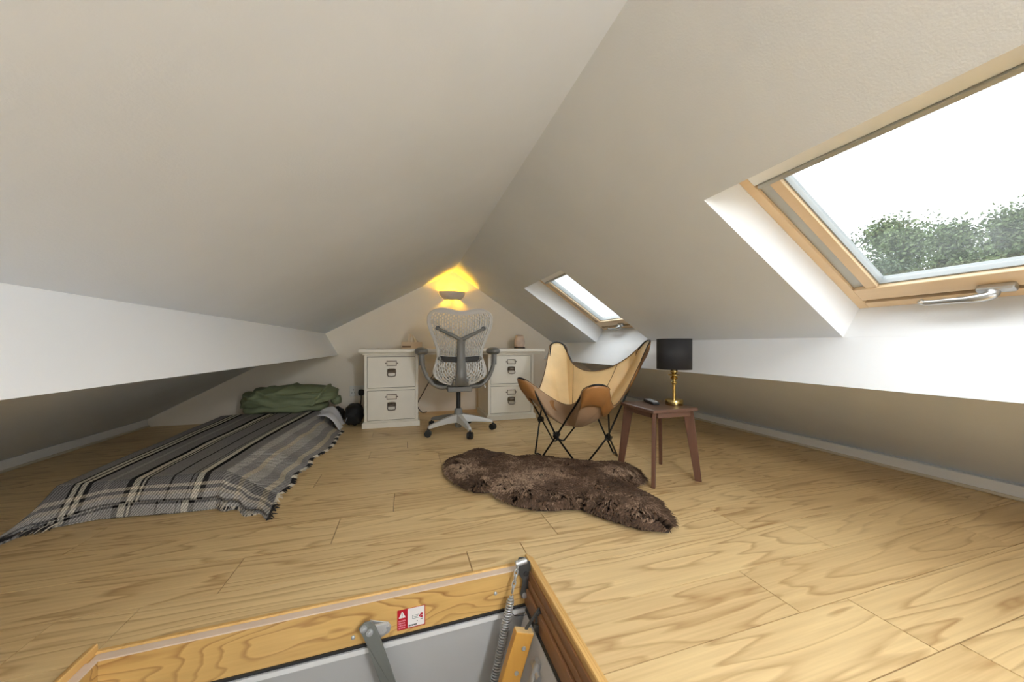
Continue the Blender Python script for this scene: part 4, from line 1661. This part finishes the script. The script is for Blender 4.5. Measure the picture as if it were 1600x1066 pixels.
bm_ = bpy.data.materials.new('plaid_blanket')
bm_.use_nodes = True
n = bm_.node_tree.nodes
l = bm_.node_tree.links
p = n['Principled BSDF']
p.inputs['Roughness'].default_value = 0.95
p.inputs['Specular IOR Level'].default_value = 0.1
u_ = n.new('ShaderNodeUVMap')
s_ = n.new('ShaderNodeSeparateXYZ')
l.new(u_.outputs[0], s_.inputs[0])
GR, CRM, BLK, TAN_, DG, LG = (150, 147, 145), (224, 218, 200), (26, 24, 24), (192, 180, 160), (58, 56, 56), (176, 172, 166)
stops = [(-0.25, GR), (0.0, GR), (0.085, BLK), (0.098, CRM), (0.125, BLK), (0.14, CRM), (0.17, BLK), (0.195, GR), (0.27, LG), (0.30, GR),
         (0.41, BLK), (0.445, CRM), (0.485, BLK), (0.497, CRM), (0.515, BLK), (0.528, GR), (0.665, BLK), (0.680, GR), (0.79, BLK), (0.802, GR), (0.82, BLK), (0.832, CRM), (0.872, BLK), (0.905, GR),
         (1.0, LG), (1.04, GR), (1.09, TAN_), (1.115, LG), (1.18, GR), (1.25, TAN_), (1.29, GR)]
mr = n.new('ShaderNodeMapRange')
mr.inputs['From Min'].default_value = -0.3
mr.inputs['From Max'].default_value = 1.5
l.new(s_.outputs['X'], mr.inputs['Value'])
cr = n.new('ShaderNodeValToRGB')
cr.color_ramp.interpolation = 'CONSTANT'
els = cr.color_ramp.elements
for i, (x, c) in enumerate(stops):
    ps = (x + 0.3) / 1.8
    if i < 2:
        els[i].position = ps
        els[i].color = (*lin(c), 1)
    else:
        e = els.new(ps)
        e.color = (*lin(c), 1)
l.new(mr.outputs[0], cr.inputs[0])
# cross stripes near the near hem
mr2 = n.new('ShaderNodeMapRange')
mr2.inputs['From Min'].default_value = -0.2
mr2.inputs['From Max'].default_value = 0.2
l.new(s_.outputs['Y'], mr2.inputs['Value'])
c2 = n.new('ShaderNodeValToRGB')
c2.color_ramp.interpolation = 'CONSTANT'
st2 = [(-0.2, LG), (-0.108, BLK), (-0.100, LG), (-0.085, TAN_), (-0.072, DG), (-0.060, TAN_), (-0.048, DG), (-0.005, DG), (0.0, GR)]
els = c2.color_ramp.elements
for i, (x, c) in enumerate(st2):
    ps = (x + 0.2) / 0.4
    if i < 2:
        els[i].position = ps
        els[i].color = (*lin(c), 1)
    else:
        e = els.new(ps)
        e.color = (*lin(c), 1)
l.new(mr2.outputs[0], c2.inputs[0])
lt = n.new('ShaderNodeMath')
lt.operation = 'LESS_THAN'
lt.inputs[1].default_value = 0.0
l.new(s_.outputs['Y'], lt.inputs[0])
f5 = n.new('ShaderNodeMath')
f5.operation = 'MULTIPLY'
f5.inputs[1].default_value = 0.5
l.new(lt.outputs[0], f5.inputs[0])
mx = n.new('ShaderNodeMix')
mx.data_type = 'RGBA'
l.new(f5.outputs[0], mx.inputs[0])
l.new(cr.outputs[0], mx.inputs[6])
l.new(c2.outputs[0], mx.inputs[7])
# coarse weave
mp = n.new('ShaderNodeMapping')
mp.inputs['Scale'].default_value = (62, 75, 1)
mp.inputs['Rotation'].default_value = (0, 0, 0.6)
l.new(u_.outputs[0], mp.inputs[0])
wv = n.new('ShaderNodeTexWave')
wv.inputs['Scale'].default_value = 0.34
wv.inputs['Distortion'].default_value = 2.0
wv.inputs['Detail'].default_value = 2
l.new(mp.outputs[0], wv.inputs['Vector'])
mp3 = n.new('ShaderNodeMapping')
mp3.inputs['Scale'].default_value = (260, 90, 1)
l.new(u_.outputs[0], mp3.inputs[0])
nz = n.new('ShaderNodeTexNoise')
nz.inputs['Scale'].default_value = 1.0
nz.inputs['Detail'].default_value = 3
l.new(mp3.outputs[0], nz.inputs['Vector'])
mulm = n.new('ShaderNodeMath')
mulm.operation = 'MULTIPLY_ADD'
mulm.inputs[1].default_value = 0.75
l.new(wv.outputs['Fac'], mulm.inputs[0])
nm_ = n.new('ShaderNodeMath')
nm_.operation = 'MULTIPLY_ADD'
nm_.inputs[1].default_value = 1.5
nm_.inputs[2].default_value = -0.28
l.new(nz.outputs['Fac'], nm_.inputs[0])
l.new(nm_.outputs[0], mulm.inputs[2])
mx2 = n.new('ShaderNodeMix')
mx2.data_type = 'RGBA'
mx2.blend_type = 'MULTIPLY'
mx2.inputs[0].default_value = 1.0
l.new(mx.outputs[2], mx2.inputs[6])
l.new(mulm.outputs[0], mx2.inputs[7])
l.new(mx2.outputs[2], p.inputs['Base Color'])
bp = n.new('ShaderNodeBump')
bp.inputs['Strength'].default_value = 0.35
bp.inputs['Distance'].default_value = 0.004
l.new(mulm.outputs[0], bp.inputs['Height'])
l.new(bp.outputs[0], p.inputs['Normal'])

XRC = [(2.1, -0.885), (2.6, -0.875), (3.1, -0.845), (3.8, -0.775)]
XLC = [(2.1, -1.53), (3.0, -1.575), (4.0, -1.625)]
HEM = [(1.8, -0.60), (2.0, -0.645), (2.25, -0.655), (2.66, -0.64), (2.95, -0.60), (3.25, -0.565), (3.6, -0.60), (3.85, -0.70)]
YN = 2.14
YFAR = 3.84


def drape(sx_, sy_, lay):
    """sx_: -0.2 .. 1.35 across (0..1 on top), sy_: metres from the near crest (<0 hangs)"""
    hy = min(1.0, max(0.0, -sy_ / 0.12))
    Y = YN + max(sy_, 0)
    Yc = max(Y, 2.1)
    xr, xl = interp(XRC, Yc), interp(XLC, Yc)
    hx = min(1.0, max(0.0, (sx_ - 1) / 0.35))
    lx_ = min(1.0, max(0.0, -sx_ / 0.2))
    tpx = min(1, max(0, sx_))
    X = xl + (xr - xl) * tpx
    ze = 0.150
    zfx = 1.0
    if hx > 0:
        wx = interp(HEM, Y) - xr
        X = xr + wx * (hx ** 0.92) + 0.016 * math.sin(Y * 15 + 1.2 * math.sin(Y * 5)) * hx
        zfx = (1 - hx) ** 1.25 * (1 + 0.25 * hx * math.sin(Y * 15 + 0.6))
    if lx_ > 0:
        X = xl - 0.05 * lx_
        zfx = 1 - lx_ ** 1.5
    zfy = 1 - 0.74 * hy ** 1.4
    Y2 = Y - 0.085 * hy - 0.018 * hy * math.sin(X * 6 + 1)
    if hx > 0:
        Y2 -= 0.20 * hx * hy + 0.02 * math.sin(hx * 14) * hy
        X += 0.05 * hx * hy
    if lx_ > 0:
        Y2 -= 0.22 * lx_ * hy
        X -= 0.0
        zfx = max(zfx, 0.0)
    left_tip = max(0, 1 - sx_ / 0.28) if sx_ > 0 else 1.0
    Y2 -= 0.06 * hy * left_tip
    zfy_ = zfy * (1 - 0.55 * hy * min(1, left_tip + 0.0))
    z = 0.008 + ze * max(0, zfx) * zfy_
    z += 0.006 * noise.noise(V((X * 4, Y2 * 3, 3))) * (zfx > 0.9)
    z += 0.010 * hy * math.sin(X * 11 + 2) * (0 <= sx_ <= 1)
    if lay:       # under layer shows just beyond the upper hem
        z -= 0.012 * (1 - hy) + 0.020 * hy
        Y2 += 0.022 * hy
        z = max(z, 0.004)
    return V((X, Y2, max(z, 0.006)))


bl = empty('wool_blanket', (-1.15, 3.0, 0), 'grey plaid woven blanket with black and cream stripes, fringed, covering the floor mattress', 'blanket')
for lay in (0, 1):
    b = MB()
    b.uv = []
    nx, ny = 96, 150
    s0, s1 = -0.2, 1.35
    y0_, y1_ = (-0.105, YFAR - YN) if lay == 0 else (-0.17, 0.30)
    nyy = ny if lay == 0 else 40
    ks = []
    for j in range(nyy + 1):
        for i in range(nx + 1):
            sx_ = s0 + (s1 - s0) * i / nx
            v_ = j / nyy
            sy_ = y0_ + (y1_ - y0_) * (v_ ** 1.15)
            sy2 = sy_ if lay == 0 else max(-0.12, sy_)
            pnt = drape(sx_, sy2, lay)
            if lay and sy_ < -0.12:
                pnt.y += (sy_ + 0.12) * 0.2
                pnt.z = max(0.006, pnt.z + (sy_ + 0.12) * 0.6)
            b.v.append(tuple(pnt))
            b.uv.append((sx_ + (0.06 if lay else 0), sy_))
    for j in range(nyy):
        for i in range(nx):
            q = j * (nx + 1) + i
            b.f.append((q, q + 1, q + nx + 2, q + nx + 1))
    b.build('blanket_top' if lay == 0 else 'blanket_fold', bm_, bl, smooth='all', fix=False, solid=0.006)
# fringe
fb = mat('fringe_black', (36, 33, 32), 0.9)
fw = mat('fringe_cream', (206, 198, 182), 0.9)
b1, b2 = MB(), MB()
rnd = random.Random(11)
for i in range(330):
    sy_ = -0.12 + 1.62 * (i / 330.0)
    p0 = drape(1.35, sy_, 0)
    ln_ = rnd.uniform(0.018, 0.036)
    dr = V((1, rnd.uniform(-0.5, 0.3), 0)).normalized()
    p1 = p0 + dr * ln_ * 0.6 + V((0, 0, 0.004))
    p2 = p0 + dr * ln_ + V((0, rnd.uniform(-0.008, 0.008), -0.002))
    p2.z = max(p2.z, 0.003)
    tgt = b1 if (math.sin(i * 0.23) + rnd.uniform(-0.7, 0.7)) > -0.2 else b2
    tgt.tube([p0, p1, p2], [0.0028, 0.0028, 0.0016], 4)
for i in range(70):
    sx_ = -0.2 + 0.32 * (i / 70.0)
    p0 = drape(sx_, -0.12, 0)
    ln_ = rnd.uniform(0.02, 0.045)
    dr = V((-0.6, -0.7 + rnd.uniform(-0.3, 0.3), 0)).normalized()
    p2 = p0 + dr * ln_
    p2.z = 0.004
    (b1 if rnd.random() < 0.75 else b2).tube([p0, p0.lerp(p2, 0.5) + V((0, 0, 0.004)), p2], [0.003, 0.003, 0.0016], 4)
for i in range(140):
    hx = i / 140.0
    p0 = drape(1.0 + 0.35 * hx, -0.12, 1)
    ln_ = rnd.uniform(0.010, 0.022)
    dr = V((0.3 * hx, -1, 0)).normalized()
    p2 = p0 + dr * ln_ + V((0, 0, -0.006))
    p2.z = max(p2.z, 0.003)
    (b1 if rnd.random() < 0.4 else b2).tube([p0, p2], [0.003, 0.0016], 4)
tag(b1.build('fringe', fb, bl, fix=False), 'black fringe threads', None, None, 'stuff')
tag(b2.build('fringe', fw, bl, fix=False), 'cream fringe threads', None, None, 'stuff')

# pillow
pw = empty('pillow', (-1.12, 3.98, 0.15), 'crumpled plump olive green pillow at the head of the floor bed', 'pillow')
def crease(t, w_):                      # one sharp-edged fold
    return max(0.0, 1 - abs(t) / w_)


def wr(p, d):
    x, y, z = p
    w_ = 0.0
    for k, (x0, z0, sl_, am, wd) in enumerate(((-0.30, 0.02, -0.42, 0.020, 0.020), (-0.22, 0.06, -0.30, 0.016, 0.018), (0.05, 0.03, -0.22, 0.022, 0.022), (-0.05, 0.09, 0.30, 0.014, 0.018),
                                               (0.18, 0.02, 0.10, 0.018, 0.020), (0.25, -0.05, 0.18, 0.016, 0.016), (0.30, 0.05, 1.3, 0.018, 0.018), (-0.10, -0.05, -0.12, 0.018, 0.018), (-0.33, -0.02, 0.9, 0.016, 0.020))):
        t_ = (z - z0) - sl_ * (x - x0) + 0.02 * math.sin(x * 7 + k)
        w_ += 1.7 * am * crease(t_ / math.sqrt(1 + sl_ * sl_), wd) * math.exp(-((x - x0) / 0.24) ** 2)
    w_ += 0.016 * noise.noise(V((x * 5, y * 5, z * 9)))
    nrm = V((d.x * 0.4, d.y, d.z)).normalized()
    q = V((x * (1 - 0.08 * abs(d.z) ** 2), y, z * (1 - 0.22 * (x / 0.4) ** 2)))
    q.z += 0.02 * (x / 0.4)
    return q + nrm * w_


b = MB().blob((-1.10, 4.00, 0.290), (0.415, 0.20, 0.118), 150, 90, 0.66, wr)
b.build('pillow_body', M['green'], pw, smooth='all')


def wr2(p, d):
    w_ = 0.010 * math.sin(p.x * 24 + 5 * noise.noise(V((p.x * 3, p.z * 9, 1)))) + 0.012 * noise.noise(V((p.x * 9, p.y * 9, p.z * 14)))
    return p + V((d.x * 0.3, d.y, d.z)).normalized() * w_


b = MB().blob((-1.13, 3.98, 0.195), (0.36, 0.20, 0.042), 110, 26, 0.6, wr2)
b.build('pillow_fold', M['green'], pw, smooth='all')
b = MB()
def crn(p, d):
    return p * (1 + 0.25 * noise.noise(d * 3))
b.blob((-0.69, 3.98, 0.245), (0.05, 0.05, 0.045), 20, 12, 0.8, crn)
b.build('pillow_corner', M['green'], pw, smooth='all')

# ------------------------------------------------------------------ outside
gd = MB().add([(-30, -40, -5.2), (60, -40, -5.2), (60, 40, -5.2), (-30, 40, -5.2)], [(0, 1, 2, 3)])
tag(gd.build('ground', M['grass'], fix=False), None, None, None, 'structure')
leaf = []
for c in ((84, 100, 58), (64, 82, 50)):
    m_ = mat('leaf', c, 0.7, var=0.3, vscale=3)
    leaf.append(m_)


def tree(x, y, ztop, rad, hgt, seed, label, m_, big=1.0, pts=34000):
    r = empty('tree', (x, y, -5.2), label, 'tree', 'trees beyond the roof window')
    MB().tube([(x, y, -5.2), (x + 0.1, y, -2.5), (x, y + 0.05, ztop - hgt * 0.35)], [0.16, 0.12, 0.04], 10).build('trunk', M['bark'], r, smooth='all')
    rn = random.Random(seed)
    b = MB()
    lobes = []
    for i in range(9):
        t = i / 8
        lobes.append((V((x + rn.uniform(-1, 1) * rad * 0.45, y + rn.uniform(-1, 1) * rad * 0.45, ztop - hgt * (0.05 + 0.9 * t) - 0.1)), rad * (0.35 + 0.6 * math.sin(min(1, t * 1.3 + 0.15) * PI * 0.55))))
    for i in range(pts):
        c_, rr_ = lobes[rn.randrange(len(lobes))]
        d = V((rn.gauss(0, 1), rn.gauss(0, 1), rn.gauss(0, 1))).normalized()
        q = c_ + d * rr_ * min(1.25, abs(rn.gauss(0.5, 0.32)))
        s = rn.uniform(0.018, 0.042) * big
        a = V((rn.gauss(0, 1), rn.gauss(0, 1), rn.gauss(0, 1))).normalized() * s
        e = a.cross(V((rn.gauss(0, 1), rn.gauss(0, 1), rn.gauss(0, 1)))).normalized() * s * 0.6
        k = len(b.v)
        b.v += [tuple(q - a), tuple(q + e), tuple(q + a), tuple(q - e)]
        b.f.append((k, k + 1, k + 2, k + 3))
    tag(b.build('foliage', m_, r, fix=False), None, None, None, 'stuff')


tree(8.7, 4.66, 3.05, 0.75, 5.0, 1, 'small leafy tree nearest the left edge of the big roof window view', leaf[1])
tree(17.5, 8.2, 5.6, 1.5, 7.0, 2, 'broad leafy tree, second from the left in the big roof window view', leaf[0], 1.9)
tree(12.2, 4.64, 3.65, 0.85, 5.2, 3, 'leafy tree, third from the left in the big roof window view', leaf[0], 1.2)
tree(24.2, 8.3, 6.2, 1.9, 8.0, 4, 'tallest pale tree, rightmost in the big roof window view', leaf[0], 2.3)
